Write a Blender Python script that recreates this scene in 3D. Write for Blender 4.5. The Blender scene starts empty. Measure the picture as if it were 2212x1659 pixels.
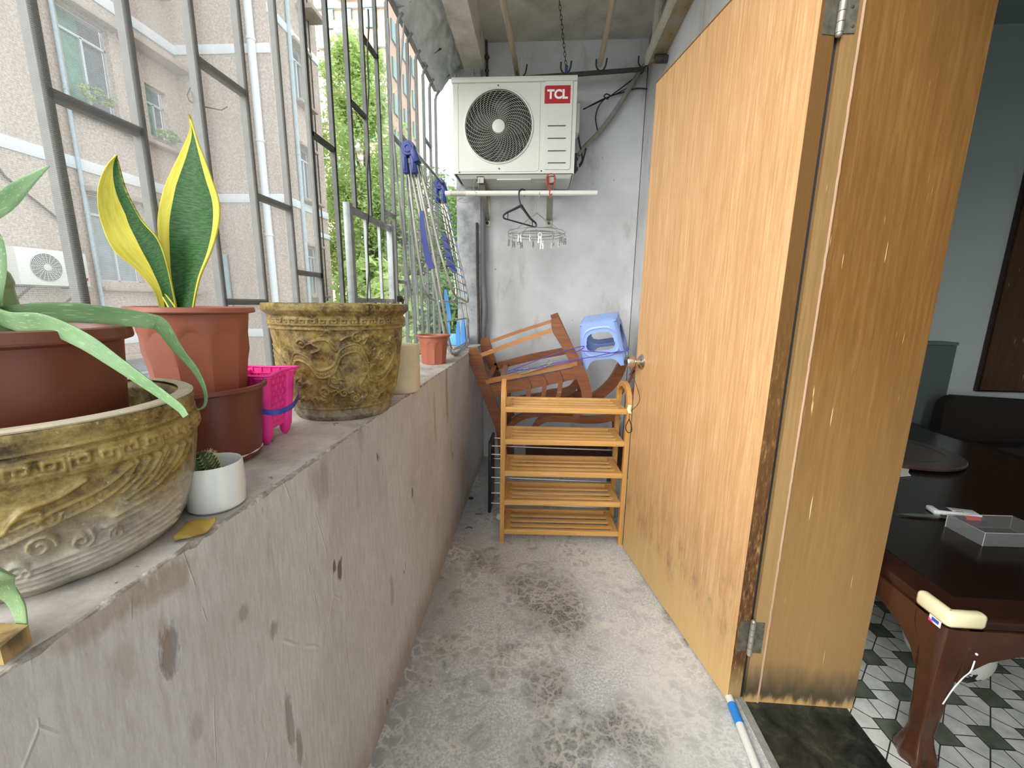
import bpy, bmesh, math, random
import numpy as np
from mathutils import Vector, Matrix, noise
random.seed(7)
PI = math.pi
sc = bpy.context.scene
COL = sc.collection

# ------------------------------------------------------------------ camera
F, CX, CY, H = 890.0, 1106.0, 829.5, 1.2
def _n(v): return np.array(v, float) / np.linalg.norm(v)
AY = _n([61, -172.5, F]); AD = np.array([-66, 4570, F], float); AD -= AD @ AY * AY; AD = _n(AD)
AX = np.cross(AD, AY); AX = AX if AX[0] > 0 else -AX
RW = np.array([AX, AY, -AD])                      # world <- camera (x right, y down, z forward)
cam_d = bpy.data.cameras.new('camera'); cam = bpy.data.objects.new('camera', cam_d); COL.objects.link(cam)
m = Matrix.Identity(4)
for i in range(3):
    m[i][0] = RW[i][0]; m[i][1] = -RW[i][1]; m[i][2] = -RW[i][2]
m[2][3] = H
cam.matrix_world = m
cam_d.sensor_fit = 'HORIZONTAL'; cam_d.sensor_width = 36.0; cam_d.lens = 36.0 * F / 2212
cam_d.clip_start = 0.02; cam_d.clip_end = 300
sc.camera = cam

# ------------------------------------------------------------------ light
sc.view_settings.view_transform = 'Standard'; sc.view_settings.look = 'None'
sc.view_settings.gamma = 1.0; sc.view_settings.use_curve_mapping = False
sc.view_settings.exposure = 1.6
w = bpy.data.worlds.new('world'); sc.world = w; w.use_nodes = True
nt = w.node_tree; bg = nt.nodes['Background']
tc = nt.nodes.new('ShaderNodeTexCoord'); sx = nt.nodes.new('ShaderNodeSeparateXYZ'); cr = nt.nodes.new('ShaderNodeValToRGB')
nt.links.new(tc.outputs['Generated'], sx.inputs[0]); nt.links.new(sx.outputs['Z'], cr.inputs[0]); nt.links.new(cr.outputs[0], bg.inputs[0])
cr.color_ramp.elements[0].position = 0.0; cr.color_ramp.elements[0].color = (.80, .88, .95, 1)
cr.color_ramp.elements[1].position = 0.6; cr.color_ramp.elements[1].color = (.93, .97, 1.0, 1)
bg.inputs[1].default_value = 0.74
sun_d = bpy.data.lights.new('hazy_sun', 'SUN'); sun = bpy.data.objects.new('hazy_sun', sun_d); COL.objects.link(sun)
sun_d.energy = 2.2; sun_d.angle = math.radians(50); sun_d.color = (1.0, .97, .92)
sun.rotation_euler = Vector((0.55, 0.72, -0.42)).to_track_quat('-Z', 'Y').to_euler()

# ------------------------------------------------------------------ pixel helpers (2212 x 1659)
def ray(px, py): return RW @ np.array([px - CX, py - CY, F])
def at(px, py, y): d = ray(px, py); p = d * y / d[1]; return Vector((p[0], p[1], p[2] + H))
def atx(px, py, x): d = ray(px, py); p = d * x / d[0]; return Vector((p[0], p[1], p[2] + H))
def atz(px, py, z): d = ray(px, py); p = d * (z - H) / d[2]; return Vector((p[0], p[1], z))

# ------------------------------------------------------------------ materials
def srgb(h):
    c = [int(h[i:i + 2], 16) / 255 for i in (0, 2, 4)]
    return tuple((x / 12.92 if x <= .04045 else ((x + .055) / 1.055) ** 2.4) for x in c) + (1,)
class NT:
    def __init__(s, name):
        s.m = bpy.data.materials.new(name); s.m.use_nodes = True; s.t = s.m.node_tree
        s.b = s.t.nodes['Principled BSDF']; s.tc = s.n('ShaderNodeTexCoord')
    def n(s, k, **kw):
        x = s.t.nodes.new(k)
        for a, b in kw.items(): setattr(x, a, b)
        return x
    def l(s, a, b): s.t.links.new(a, b)
    def map(s, scale=(1, 1, 1), src='Object', loc=(0, 0, 0), rot=(0, 0, 0)):
        mp = s.n('ShaderNodeMapping'); mp.inputs['Scale'].default_value = scale; mp.inputs['Location'].default_value = loc
        mp.inputs['Rotation'].default_value = rot
        s.l(s.tc.outputs[src], mp.inputs[0]); return mp.outputs[0]
    def noise(s, vec, sc=5, det=4, rough=.55, dist=0):
        x = s.n('ShaderNodeTexNoise'); s.l(vec, x.inputs['Vector']); x.inputs['Scale'].default_value = sc
        x.inputs['Detail'].default_value = det; x.inputs['Roughness'].default_value = rough; x.inputs['Distortion'].default_value = dist
        return x.outputs[0]
    def voro(s, vec, sc=5, feat='F1'):
        x = s.n('ShaderNodeTexVoronoi', feature=feat); s.l(vec, x.inputs['Vector']); x.inputs['Scale'].default_value = sc
        return x.outputs['Distance']
    def ramp(s, fac, stops):
        r = s.n('ShaderNodeValToRGB'); s.l(fac, r.inputs[0]); e = r.color_ramp.elements
        while len(e) < len(stops): e.new(.5)
        for q, (p, c) in zip(e, stops):
            q.position = p; q.color = c if len(c) == 4 else tuple(c) + (1,)
        return r.outputs[0]
    def mr(s, fac, a, b, c=0., d=1.):
        x = s.n('ShaderNodeMapRange'); s.l(fac, x.inputs[0])
        for i, v in enumerate((a, b, c, d)): x.inputs[i + 1].default_value = v
        return x.outputs[0]
    def mix(s, fac, a, b, mode='MIX'):
        x = s.n('ShaderNodeMix', data_type='RGBA', blend_type=mode)
        for i, v in ((0, fac), (6, a), (7, b)):
            if hasattr(v, 'links'): s.l(v, x.inputs[i])
            else: x.inputs[i].default_value = v
        return x.outputs[2]
    def math(s, op, a, b=None, c=None):
        x = s.n('ShaderNodeMath', operation=op)
        for i, v in enumerate((a, b, c)):
            if v is None: continue
            if hasattr(v, 'links'): s.l(v, x.inputs[i])
            else: x.inputs[i].default_value = v
        return x.outputs[0]
    def col(s, c):
        if hasattr(c, 'links'): s.l(c, s.b.inputs['Base Color'])
        else: s.b.inputs['Base Color'].default_value = c
        return s
    def rough(s, r):
        if hasattr(r, 'links'): s.l(r, s.b.inputs['Roughness'])
        else: s.b.inputs['Roughness'].default_value = r
        return s
    def blob(s, c, r, warp, soft=.35, amt=.55):
        mp = s.n('ShaderNodeMapping', vector_type='POINT'); mp.inputs['Scale'].default_value = tuple(1 / q for q in r)
        mp.inputs['Location'].default_value = tuple(-a / q for a, q in zip(c, r)); s.l(s.tc.outputs['Object'], mp.inputs[0])
        ln = s.n('ShaderNodeVectorMath', operation='LENGTH'); s.l(mp.outputs[0], ln.inputs[0])
        d = s.math('ADD', ln.outputs['Value'], s.math('MULTIPLY', s.math('SUBTRACT', warp, .5), amt * 4)); return s.mr(d, 1 - soft, 1 + soft, 1, 0)
    def bump(s, h, st=.3, d=.01):
        b = s.n('ShaderNodeBump'); s.l(h, b.inputs['Height']); b.inputs['Strength'].default_value = st; b.inputs['Distance'].default_value = d
        s.l(b.outputs[0], s.b.inputs['Normal']); return s
def plain(name, hexc, rough=.5, metal=0, var=.12, nsc=12, bump=.0, spec=.5):
    t = NT(name); c = srgb(hexc); v = t.map()
    f = t.noise(v, nsc, 5, .6)
    d = tuple(x * (1 - var) for x in c[:3]) + (1,); l = tuple(min(1, x * (1 + var)) for x in c[:3]) + (1,)
    t.col(t.ramp(f, [(.3, d), (.7, l)])).rough(rough); t.b.inputs['Metallic'].default_value = metal
    t.b.inputs['Specular IOR Level'].default_value = spec
    if bump: t.bump(t.noise(v, nsc * 6, 4), bump, .002)
    return t.m
M = {}
# back wall plaster
t = NT('white_plaster'); v = t.map(); big = t.noise(v, 1.6, 5, .6); spot = t.noise(v, 26, 3, .6); mid = t.noise(t.map((1, 1, .35)), 7, 5, .65)
c = t.ramp(big, [(.35, srgb('b4b6b6')), (.6, srgb('cdcfd1'))]); c = t.mix(t.mr(mid, .58, .75), c, srgb('a9a49b'))
c = t.mix(t.mr(spot, .735, .76), c, srgb('4d4a44')); t.col(c).rough(.85).bump(t.noise(v, 40, 6), .25, .003); M['plaster'] = t.m
# room wall paint
M['room_wall'] = plain('room_wall_paint', 'c3cecd', .7, var=.05, nsc=1.5)
M['room_ceiling'] = plain('room_ceiling_paint', 'a5aeac', .8, var=.05, nsc=1.5)
# parapet plaster: scratches, streaks
t = NT('parapet_plaster'); v = t.map(); big = t.noise(v, 2.2, 6, .6)
c = t.ramp(big, [(.3, srgb('b0adaa')), (.5, srgb('c1bfbd')), (.7, srgb('cdcccb'))])
st = t.noise(t.map((3, 9, .9)), 3.2, 5, .7); c = t.mix(t.mr(st, .6, .78), c, srgb('a08d76'))
c = t.mix(t.mr(t.noise(t.map((4, 10, 1.4)), 12, 6, .8), .42, .62, 0, .4), c, srgb('948d84')); c = t.mix(t.mr(t.noise(t.map((4, 16, 1.0)), 16, 5, .8), .60, .68, 0, .5), c, srgb('dcd9d5'))
fs = t.n('ShaderNodeSeparateXYZ'); t.l(v, fs.inputs[0]); c = t.mix(t.math('MULTIPLY', t.mr(t.math('ADD', fs.outputs['Z'], t.math('MULTIPLY', t.noise(t.map((4, 5, .9)), 4, 5, .7), .3)), .17, .27, 1, 0), .55), c, srgb('8d7b66'))
sp = t.noise(t.map((1, 1, .4)), 13, 3, .5); c = t.mix(t.mr(sp, .70, .72), c, srgb('6d675d'))
rd = t.voro(t.map((1, 1, .32), rot=(.35, 0, 0)), 9, 'DISTANCE_TO_EDGE'); nb = t.noise(v, 9, 2)
scr = t.math('MULTIPLY', t.mr(rd, .0, .012, 1, 0), t.mr(nb, .54, .62)); c = t.mix(t.math('MULTIPLY', scr, .75), c, srgb('d6d0c8'))
wp = t.noise(t.map((1, 1, .5)), 22, 4, .7); gg = None
for (px_, py_), ry, rz, a_, cc_ in (((368, 1400), .011, .028, .9, '77706a'), ((355, 1370), .006, .03, .6, '8f7a5c'), ((592, 1358), .009, .016, .75, '7d766e'), ((630, 1560), .008, .05, .8, '7f766b'), ((650, 1610), .007, .04, .8, '7f766b'), ((525, 1325), .008, .012, .7, '867c70'), ((430, 1570), .008, .02, .5, '867c70'), ((265, 1430), .012, .03, .5, '948874'), ((845, 1280), .012, .05, .6, '8a7d6b'), ((775, 880), .02, .10, .5, '8a7d6b'), ((965, 860), .02, .16, .75, '8c7350'), ((940, 900), .02, .12, .5, '8c7350'), ((690, 1040), .03, .04, .5, '8c7860'), ((340, 1270), .05, .02, .7, '94795a'), ((250, 1310), .05, .018, .6, '94795a')):
    p = atx(px_, py_, -.42); k_ = t.blob((0, p.y, p.z), (9, ry, rz), wp, .3, .8); c = t.mix(t.math('MULTIPLY', k_, a_ * .8), c, srgb(cc_))
    if a_ > .7 and ry < .02: gg = k_ if gg is None else t.math('MAXIMUM', gg, k_)
hgt = t.math('SUBTRACT', t.math('ADD', t.math('MULTIPLY', t.noise(t.map((1, 1.6, .6)), 14, 6, .6), .8), scr), t.math('MULTIPLY', gg, .7))
t.col(c).rough(.8).bump(hgt, .45, .006); M['parapet'] = t.m
t = NT('parapet_top_cement'); v = t.map(); c = t.ramp(t.noise(v, 9, 6, .65), [(.3, srgb('8f8a84')), (.55, srgb('b9b4ae')), (.75, srgb('cfccc8'))])
c = t.mix(t.mr(t.noise(v, 60, 2), .7, .75), c, srgb('5b554e')); t.col(c).rough(.85).bump(t.noise(v, 60, 5), .3, .003); M['ptop'] = t.m
# chipped edge
t = NT('chipped_cement'); v = t.map(); t.col(t.ramp(t.noise(v, 45, 5, .7), [(.3, srgb('6d665d')), (.55, srgb('a39c93')), (.7, srgb('d8d4ce'))])).rough(.9).bump(t.noise(v, 90, 4), .6, .004); M['chip'] = t.m
# concrete floor
t = NT('stained_concrete'); v = t.map(); a = t.noise(v, 2.1, 5, .65, .3); b = t.noise(v, 130, 6, .8); e = t.noise(v, 5.5, 6, .75, .6)
c = t.ramp(b, [(.36, srgb('989a9b')), (.5, srgb('bfc2c3')), (.64, srgb('e2e5e5'))])
c = t.mix(t.mr(a, .45, .68, .0, .45), c, srgb('a9a6a0'))
dk = t.math('MULTIPLY', t.mr(e, .52, .66), t.mr(b, .42, .56)); c = t.mix(dk, c, srgb('5c574e'))
cr_ = t.voro(t.map(), 38, 'DISTANCE_TO_EDGE'); cw = t.n('ShaderNodeMapping'); nn_ = t.n('ShaderNodeTexNoise'); t.l(v, nn_.inputs['Vector']); nn_.inputs['Scale'].default_value = 30; nn_.inputs['Detail'].default_value = 4
t.l(nn_.outputs['Color'], cw.inputs['Location']); t.l(v, cw.inputs[0]); cw.inputs['Scale'].default_value = (14, 14, 14); crk = t.voro(cw.outputs[0], 1.6, 'DISTANCE_TO_EDGE')
pat = t.mr(t.noise(v, 3.1, 4, .6), .47, .6)
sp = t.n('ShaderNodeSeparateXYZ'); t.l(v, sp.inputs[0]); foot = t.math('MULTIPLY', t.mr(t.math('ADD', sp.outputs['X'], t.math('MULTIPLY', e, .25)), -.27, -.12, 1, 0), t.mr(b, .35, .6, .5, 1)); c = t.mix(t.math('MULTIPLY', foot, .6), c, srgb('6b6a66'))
c = t.mix(t.math('MULTIPLY', t.mr(crk, 0, .12, .8, 0), pat), c, srgb('d8d5c8')); c = t.mix(t.math('MULTIPLY', t.math('MULTIPLY', t.mr(crk, .12, .3), pat), t.mr(b, .40, .6, .1, .55)), c, srgb('77736b'))
wp = t.noise(v, 11, 5, .7)
for (px_, py_), r_, a_ in (((1185, 1290), .15, .85), ((1225, 1335), .09, .8), ((1180, 1480), .075, .9), ((1380, 1580), .10, .9), ((1200, 1640), .10, .8), ((1290, 1580), .06, .8), ((1040, 1215), .07, .55), ((960, 1400), .06, .5), ((1110, 1250), .06, .6)):
    p = atz(px_, py_, 0); c = t.mix(t.math('MULTIPLY', t.math('MULTIPLY', t.blob((p.x, p.y, 0), (r_, r_ * 1.1, 1), wp), t.mr(b, .40, .58, .1, 1)), a_), c, t.mix(t.mr(crk, .02, .16, .75, 0), srgb('57534b'), srgb('b5b1a4')))
for (px_, py_), r_ in (((1310, 1240), .12), ((1400, 1420), .15), ((1480, 1560), .14)):
    p = atz(px_, py_, 0); c = t.mix(t.math('MULTIPLY', t.blob((p.x, p.y, 0), (r_, r_ * 1.5, 1), wp), .35), c, srgb('dcdcd4'))
t.col(c).rough(.8).bump(b, .3, .003); M['floor'] = t.m
# ceiling concrete
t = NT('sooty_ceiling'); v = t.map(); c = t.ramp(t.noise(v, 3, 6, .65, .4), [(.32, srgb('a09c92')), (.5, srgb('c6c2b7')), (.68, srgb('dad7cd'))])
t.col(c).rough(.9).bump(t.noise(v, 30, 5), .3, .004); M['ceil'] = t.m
t = NT('old_beam_paint'); v = t.map(); c = t.ramp(t.noise(v, 6, 6, .65), [(.35, srgb('c0b8a8')), (.6, srgb('e0dbd0'))]); t.col(c).rough(.85).bump(t.noise(v, 30, 5), .3, .004); M['beam'] = t.m
# wood veneer
def wood(name, c0, c1, c2, axis='z', low=False, sc=1.0, rough=.42, dark_low=False):
    t = NT(name); s = {'z': (26, 26, 1.1), 'x': (1.1, 26, 26), 'y': (26, 1.1, 26)}[axis]; s = tuple(q * sc for q in s)
    v = t.map(s); f = t.noise(v, 5, 6, .7, .25); g = t.noise(t.map(tuple(q * .28 for q in s)), 3, 3, .6)
    c = t.ramp(f, [(.3, srgb(c0)), (.5, srgb(c1)), (.7, srgb(c2))]); c = t.mix(t.mr(g, .35, .7, 0, .45), c, srgb(c0))
    fl = t.noise(t.map(tuple(q * .9 for q in s)), 6, 2, .5); c = t.mix(t.mr(fl, .73, .76), c, srgb('e8c485'))
    if low:
        sp = t.n('ShaderNodeSeparateXYZ'); t.l(t.tc.outputs['Object'], sp.inputs[0])
        h = t.math('ADD', sp.outputs['Z'], t.math('MULTIPLY', t.noise(t.map((3, 3, 1.2)), 3, 4), .5))
        c = t.mix(t.mr(h, .3, .55, .75, 0), c, srgb('d3b071'))
        gg = t.noise(t.map((9, 9, 3)), 3, 4, .7); k = t.math('MULTIPLY', t.mr(h, .40, .5), t.mr(h, .5, .75, 1, 0)); c = t.mix(t.math('MULTIPLY', k, t.mr(gg, .45, .75, 0, .8)), c, srgb('6f5f48'))
    if dark_low:
        sp = t.n('ShaderNodeSeparateXYZ'); t.l(t.tc.outputs['Object'], sp.inputs[0])
        h = t.math('ADD', sp.outputs['Z'], t.math('MULTIPLY', t.noise(t.map((14, 14, 3)), 3, 4), .10))
        k = t.math('MULTIPLY', t.mr(h, .06, .085), t.mr(h, .10, .20, 1, 0)); c = t.mix(t.math('MULTIPLY', k, .85), c, srgb('4d4636'))
        c = t.mix(t.mr(h, .3, 1.2, .5, 0), c, srgb('9d8158')); c = t.mix(t.math('MULTIPLY', k, .85), c, srgb('39362c')); c = t.mix(t.mr(h, .055, .075, .7, 0), c, srgb('b39560'))
    t.col(c).rough(rough).bump(f, .12, .002); return t.m
M['door'] = wood('oak_door_veneer', 'bb8d5c', 'cfa473', 'dfbd93', low=True)
M['jamb'] = wood('oak_jamb_veneer', '664521', '725027', '805e33', dark_low=True)
M['jamb2'] = wood('oak_frame_veneer', '7c5f3a', '886a43', '967850', dark_low=True)
t = NT('dark_door_edge'); v = t.map((30, 30, 7)); f = t.noise(v, 4, 6, .75)
sp = t.n('ShaderNodeSeparateXYZ'); t.l(t.tc.outputs['Object'], sp.inputs[0])
c = t.ramp(f, [(.35, srgb('3c2716')), (.52, srgb('5d3e20')), (.6, srgb('7c5a33')), (.72, srgb('b8935c'))])
c = t.mix(t.mr(sp.outputs['Z'], .5, 1.4), c, srgb('6b4a22')); c = t.mix(t.mr(sp.outputs['Z'], .05, .14, .7, 0), c, srgb('a58c5c')); t.col(c).rough(.6).bump(f, .3, .003); M['edge'] = t.m
M['rack'] = wood('pale_pine', 'c39150', 'd3a35f', 'dfb474', axis='x', sc=.8, rough=.5)
M['rackz'] = wood('pale_pine_upright', 'b98343', 'c99550', 'd7a663', axis='z', sc=.8, rough=.5)
M['rackend'] = wood('pale_pine_depth', 'b98343', 'c99550', 'd7a663', axis='y', sc=.8, rough=.5)
M['chair'] = wood('reddish_brown_wood', '6d3b22', '85502e', '996239', axis='x', sc=.5, rough=.38)
M['chair_l'] = wood('light_brown_wood', '9f6a3c', 'b57d4a', 'c48c58', axis='x', sc=.5, rough=.4)
M['table'] = plain('dark_red_lacquer_wood', '2c1810', .2, var=.25, nsc=5)
M['table_leg'] = plain('red_brown_lacquer_wood', '44281a', .22, var=.3, nsc=7)
M['table_top'] = plain('near_black_lacquer_top', '1d130f', .2, var=.2, nsc=4)
M['bamboo'] = wood('dry_bamboo', 'a2937a', 'b9aa8e', 'cbbda2', axis='y', sc=.5)
# metals, plastics
M['bar'] = plain('grey_painted_bar', '424541', .6, .1, .3, 30)
M['bar_pale'] = plain('pale_net_haze_bar', '878d8d', .55, .3, .2, 30)  # paler than the other bars: haze of the net put into the colour
M['chrome'] = plain('brushed_chrome', 'c9c5bd', .25, 1, .06)
M['steel'] = plain('stainless_tube', 'b9b6ac', .28, .95, .1)
M['galv'] = plain('galvanised_bracket', 'a5a193', .45, .6, .2, 25)
M['iron'] = plain('rusty_dark_iron', '4f4a44', .7, .4, .35, 40)
M['hinge'] = plain('weathered_hinge_metal', '6b685c', .6, .6, .35, 50)
M['acwhite'] = plain('ac_white_enamel', 'd9dbd4', .4, 0, .04, 4)
M['acdark'] = plain('ac_dark_inside', '1b1f20', .5, 0, .3)
M['wire'] = plain('ac_wire_enamel', 'c8ccc2', .4, .2, .05)
M['red'] = plain('red_sticker', 'b3262c', .4, 0, .04)
M['white'] = plain('white_print', 'f2f2f0', .5, 0, .02)
M['bluep'] = plain('blue_print', '3c55a8', .5, 0, .05)
M['rod'] = plain('white_plastic_pipe', 'e2e2db', .4, 0, .04)
M['black'] = plain('black_plastic', '1e2124', .4, 0, .15)
M['blackrub'] = plain('black_cable', '24231f', .6, 0, .15)
M['navy'] = plain('navy_blue_plastic', '1a3180', .4, 0, .08)
M['sky'] = plain('sky_blue_clip_plastic', '4f93dd', .4, 0, .08)
M['stool'] = plain('periwinkle_plastic', '93aee6', .38, 0, .05, 5)
M['pipe'] = plain('taped_pipe', '8c887c', .75, 0, .2, 30, bump=.4)
M['greypipe'] = plain('grey_drain_pipe', '7d8184', .6, 0, .12, 6)
t = NT('peeling_column_paint'); v = t.map(); c = t.ramp(t.noise(v, 7, 6, .7), [(.35, srgb('7d8085')), (.55, srgb('a5a8ab')), (.7, srgb('bcbdbd'))]); c = t.mix(t.mr(t.noise(t.map((2, 2, .6)), 8, 6, .8), .62, .66), c, srgb('5e605f')); t.col(c).rough(.85).bump(t.noise(v, 18, 6), .5, .006); M['column'] = t.m
M['terra'] = plain('brown_plastic_pot', '8c4a34', .42, 0, .08, 6)
M['terra_l'] = plain('terracotta_plastic', '9c5a44', .45, 0, .07, 6)
M['terra_d'] = plain('dark_brown_plastic_pot', '6e3a2a', .4, 0, .1, 6)
t = NT('potting_soil'); v = t.map(); t.col(t.ramp(t.noise(v, 60, 5, .7), [(.3, srgb('2e2419')), (.7, srgb('5d4a35'))])).rough(.95).bump(t.noise(v, 80, 4), .8, .01); M['soil'] = t.m
t = NT('pink_plastic'); t.col(srgb('ff3fa8')).rough(.35); t.b.inputs['Subsurface Weight'].default_value = .25; t.b.inputs['Subsurface Radius'].default_value = (.02, .006, .01); M['pink'] = t.m
M['purple'] = plain('blue_purple_plastic', '4446a8', .35, 0, .06)
M['ceramic'] = plain('white_ceramic', 'dedfda', .25, 0, .03, 5)
M['saucer'] = plain('cream_saucer', 'cfc8ba', .6, 0, .12, 30)
M['cementcyl'] = plain('cream_cement', 'cdbfa0', .85, 0, .12, 14, bump=.5)
M['cactus'] = plain('cactus_green', '40582f', .6, 0, .25, 40, bump=.3)
M['spine'] = plain('cactus_spine', 'd8caa0', .6, 0, .05)
M['deadleaf'] = plain('dry_ochre_leaf', '9c8035', .6, 0, .15, 12)
M['cord'] = plain('purple_cord', '5a3fa0', .6, 0, .1)
M['cordg'] = plain('mixed_green_cord', '9aa85a', .6, 0, .3, 60)
M['cordb'] = plain('teal_cord', '4d7f9a', .6, 0, .3, 60)
M['tape'] = plain('blue_tape', '2a86d8', .4, 0, .05)
M['cream'] = plain('cream_foam', 'e9e1b8', .6, 0, .03)
M['remote'] = plain('remote_white', 'd3dad8', .4, 0, .03)
M['screen'] = plain('lcd_grey', '2c3433', .3, 0, .05)
M['caulk'] = plain('pinkish_caulk', 'a98c76', .7, 0, .1)
M['frame_old'] = plain('old_pale_frame', 'c3bfae', .7, 0, .12, 10)
t = NT('rusty_frame_underside'); v = t.map((1, .5, 1)); c = t.ramp(t.noise(v, 12, 5, .7), [(.4, srgb('9d9784')), (.58, srgb('a08b62')), (.68, srgb('8a5a25'))]); t.col(c).rough(.8); M['rustframe'] = t.m
t = NT('black_stone'); v = t.map(); c = t.ramp(t.noise(v, 14, 6, .75, .5), [(.35, srgb('171a19')), (.55, srgb('2f332f')), (.68, srgb('4c4a3c')), (.8, srgb('7b7c74'))]); t.col(c).rough(.3).bump(t.noise(v, 60, 4), .1, .002); M['stone'] = t.m
M['grout'] = plain('cement_strip', '8d8b84', .85, 0, .2, 30, bump=.3)
# room tiles: dark squares joined by pale elongated hexagons
t = NT('hexagon_and_square_tiles'); sp = t.n('ShaderNodeSeparateXYZ'); t.l(t.tc.outputs['Object'], sp.inputs[0]); P_ = .132
def fold(o): 
    x = t.math('DIVIDE', o, P_); x = t.math('SUBTRACT', x, t.math('ROUND', x)); return t.math('ABSOLUTE', x)
# checker lattice: every second crossing carries a dark square
xx = t.math('ADD', sp.outputs['X'], sp.outputs['Y']); yy = t.math('SUBTRACT', sp.outputs['X'], sp.outputs['Y'])
u = fold(sp.outputs['X']); vv = fold(sp.outputs['Y'])
s_ = .25
insq = t.math('MULTIPLY', t.math('LESS_THAN', u, s_), t.math('LESS_THAN', vv, s_))
df = t.math('ABSOLUTE', t.math('SUBTRACT', u, vv)); out = t.math('SUBTRACT', 1, insq)
g1 = t.math('MULTIPLY', t.math('LESS_THAN', df, .018), t.math('MULTIPLY', t.math('GREATER_THAN', u, s_), t.math('GREATER_THAN', vv, s_)))
mx = t.math('MAXIMUM', u, vv); g2 = t.math('LESS_THAN', t.math('ABSOLUTE', t.math('SUBTRACT', mx, s_)), .014)
mn = t.math('MINIMUM', u, vv); g3 = t.math('MULTIPLY', t.math('LESS_THAN', mn, .012), out)
g = t.math('MAXIMUM', t.math('MAXIMUM', g1, g2), g3)
nz = t.noise(t.map(), 18, 4, .6); light = t.ramp(nz, [(.3, srgb('b9bfba')), (.7, srgb('dde1dc'))]); dark = t.ramp(nz, [(.3, srgb('4a5248')), (.7, srgb('6f776b'))])
c = t.mix(insq, light, dark); c = t.mix(g, c, srgb('3c3f3b')); t.col(c).rough(.35); M['tile'] = t.m
# glazed dragon pot: ochre glaze over grey-brown clay, worn pale towards the foot
def potmat(name, pale, redpatch):
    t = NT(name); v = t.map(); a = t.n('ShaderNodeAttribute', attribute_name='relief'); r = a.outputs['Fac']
    n1 = t.noise(v, 24, 6, .75); n2 = t.noise(v, 90, 4, .7); n3 = t.noise(v, 5, 4, .6)
    c = t.ramp(n1, [(.38, srgb('3f3219')), (.5, srgb('77632f')), (.62, srgb('a08a4c'))])
    c = t.mix(t.mr(n2, .5, .75, 0, .5), c, srgb('c2ae72')); c = t.mix(t.mr(n3, .5, .75, 0, .5), c, srgb('6a4a26'))
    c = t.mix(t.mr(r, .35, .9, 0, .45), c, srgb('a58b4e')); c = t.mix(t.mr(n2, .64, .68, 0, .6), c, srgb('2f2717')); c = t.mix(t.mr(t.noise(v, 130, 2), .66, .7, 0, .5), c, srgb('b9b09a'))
    sp = t.n('ShaderNodeSeparateXYZ'); t.l(v, sp.inputs[0]); h = t.math('ADD', sp.outputs['Z'], t.math('MULTIPLY', t.noise(v, 11, 5, .7), .09))
    if pale:
        c = t.mix(t.mr(h, .095, .14, .85, 0), c, t.ramp(n1, [(.35, srgb('8f8a80')), (.65, srgb('c6c0b2'))]))
    else:
        c = t.mix(t.mr(h, .065, .09, .8, 0), c, t.ramp(n1, [(.4, srgb('45392e')), (.62, srgb('8b8378'))]))
        w_ = t.noise(t.map((1, 1, .35), loc=(3, 1, 0)), 9, 5, .7); c = t.mix(t.mr(w_, .62, .7, 0, .7), c, srgb('b5b1aa'))
    t.col(c).rough(.48).bump(t.math('ADD', n1, t.math('MULTIPLY', n2, .5)), .35, .003); return t.m
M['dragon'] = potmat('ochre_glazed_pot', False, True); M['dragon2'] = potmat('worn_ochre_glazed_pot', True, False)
M['potrim'] = plain('worn_pot_rim', 'b9ae97', .8, 0, .15, 30, bump=.4)
# leaves
t = NT('snake_plant_leaf'); uv = t.tc.outputs['UV']; sp = t.n('ShaderNodeSeparateXYZ'); t.l(uv, sp.inputs[0])
wob = t.math('MULTIPLY', t.math('SUBTRACT', t.noise(t.map((1, 3, 1), 'UV'), 3, 3), .5), .16); e_ = t.math('ADD', sp.outputs['X'], wob)
at_ = t.n('ShaderNodeAttribute', attribute_name='margin'); 
band_ = t.noise(t.map((3, 26, 1), 'UV'), 2.2, 4, .6, .4); gr = t.ramp(band_, [(.4, srgb('1f4420')), (.6, srgb('386330'))])
nm = t.math('ADD', at_.outputs['Fac'], t.math('MULTIPLY', wob, .6)); c = t.mix(t.mr(nm, .48, .52), gr, t.ramp(t.noise(t.map((6, 1, 1), 'UV'), 3, 2), [(.3, srgb('cdbf3c')), (.7, srgb('ddd45e'))]))
t.col(c).rough(.55); t.b.inputs['Specular IOR Level'].default_value = .3; M['snake'] = t.m
t = NT('aloe_leaf'); v = t.map((1, 1, 1)); spt = t.noise(t.map((14, 60, 60), 'UV'), 1.0, 2, .5); n1 = t.noise(v, 12, 3)
c = t.ramp(n1, [(.3, srgb('6f9562')), (.7, srgb('93b486'))])
spo = t.noise(t.map((12, 4.5, 1), 'UV'), 1.6, 1, .4); c = t.mix(t.mr(spo, .63, .68, 0, .6), c, srgb('c4d9ac')); t.col(c).rough(.38)
t.b.inputs['Subsurface Weight'].default_value = .1; t.b.inputs['Subsurface Radius'].default_value = (.01, .012, .004); M['aloe'] = t.m
def leafmat(name, a, b, c_):
    t = NT(name); oi = t.noise(t.map(), 1.1, 3, .6); n2 = t.noise(t.map(), 9, 2); c = t.ramp(oi, [(.35, srgb(a)), (.55, srgb(b)), (.7, srgb(c_))])
    c = t.mix(t.mr(n2, .4, .7, 0, .5), c, srgb(c_)); t.col(c).rough(.6)
    tr = t.n('ShaderNodeBsdfTranslucent'); t.l(c, tr.inputs[0]); mxs = t.n('ShaderNodeMixShader'); mxs.inputs[0].default_value = .3
    out = t.t.nodes['Material Output']; t.l(t.b.outputs[0], mxs.inputs[1]); t.l(tr.outputs[0], mxs.inputs[2]); t.l(mxs.outputs[0], out.inputs[0]); return t.m
M['leaf_a'] = leafmat('bright_yellow_green_leaves', 'adc878', 'c4da90', 'dcebae')
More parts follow.
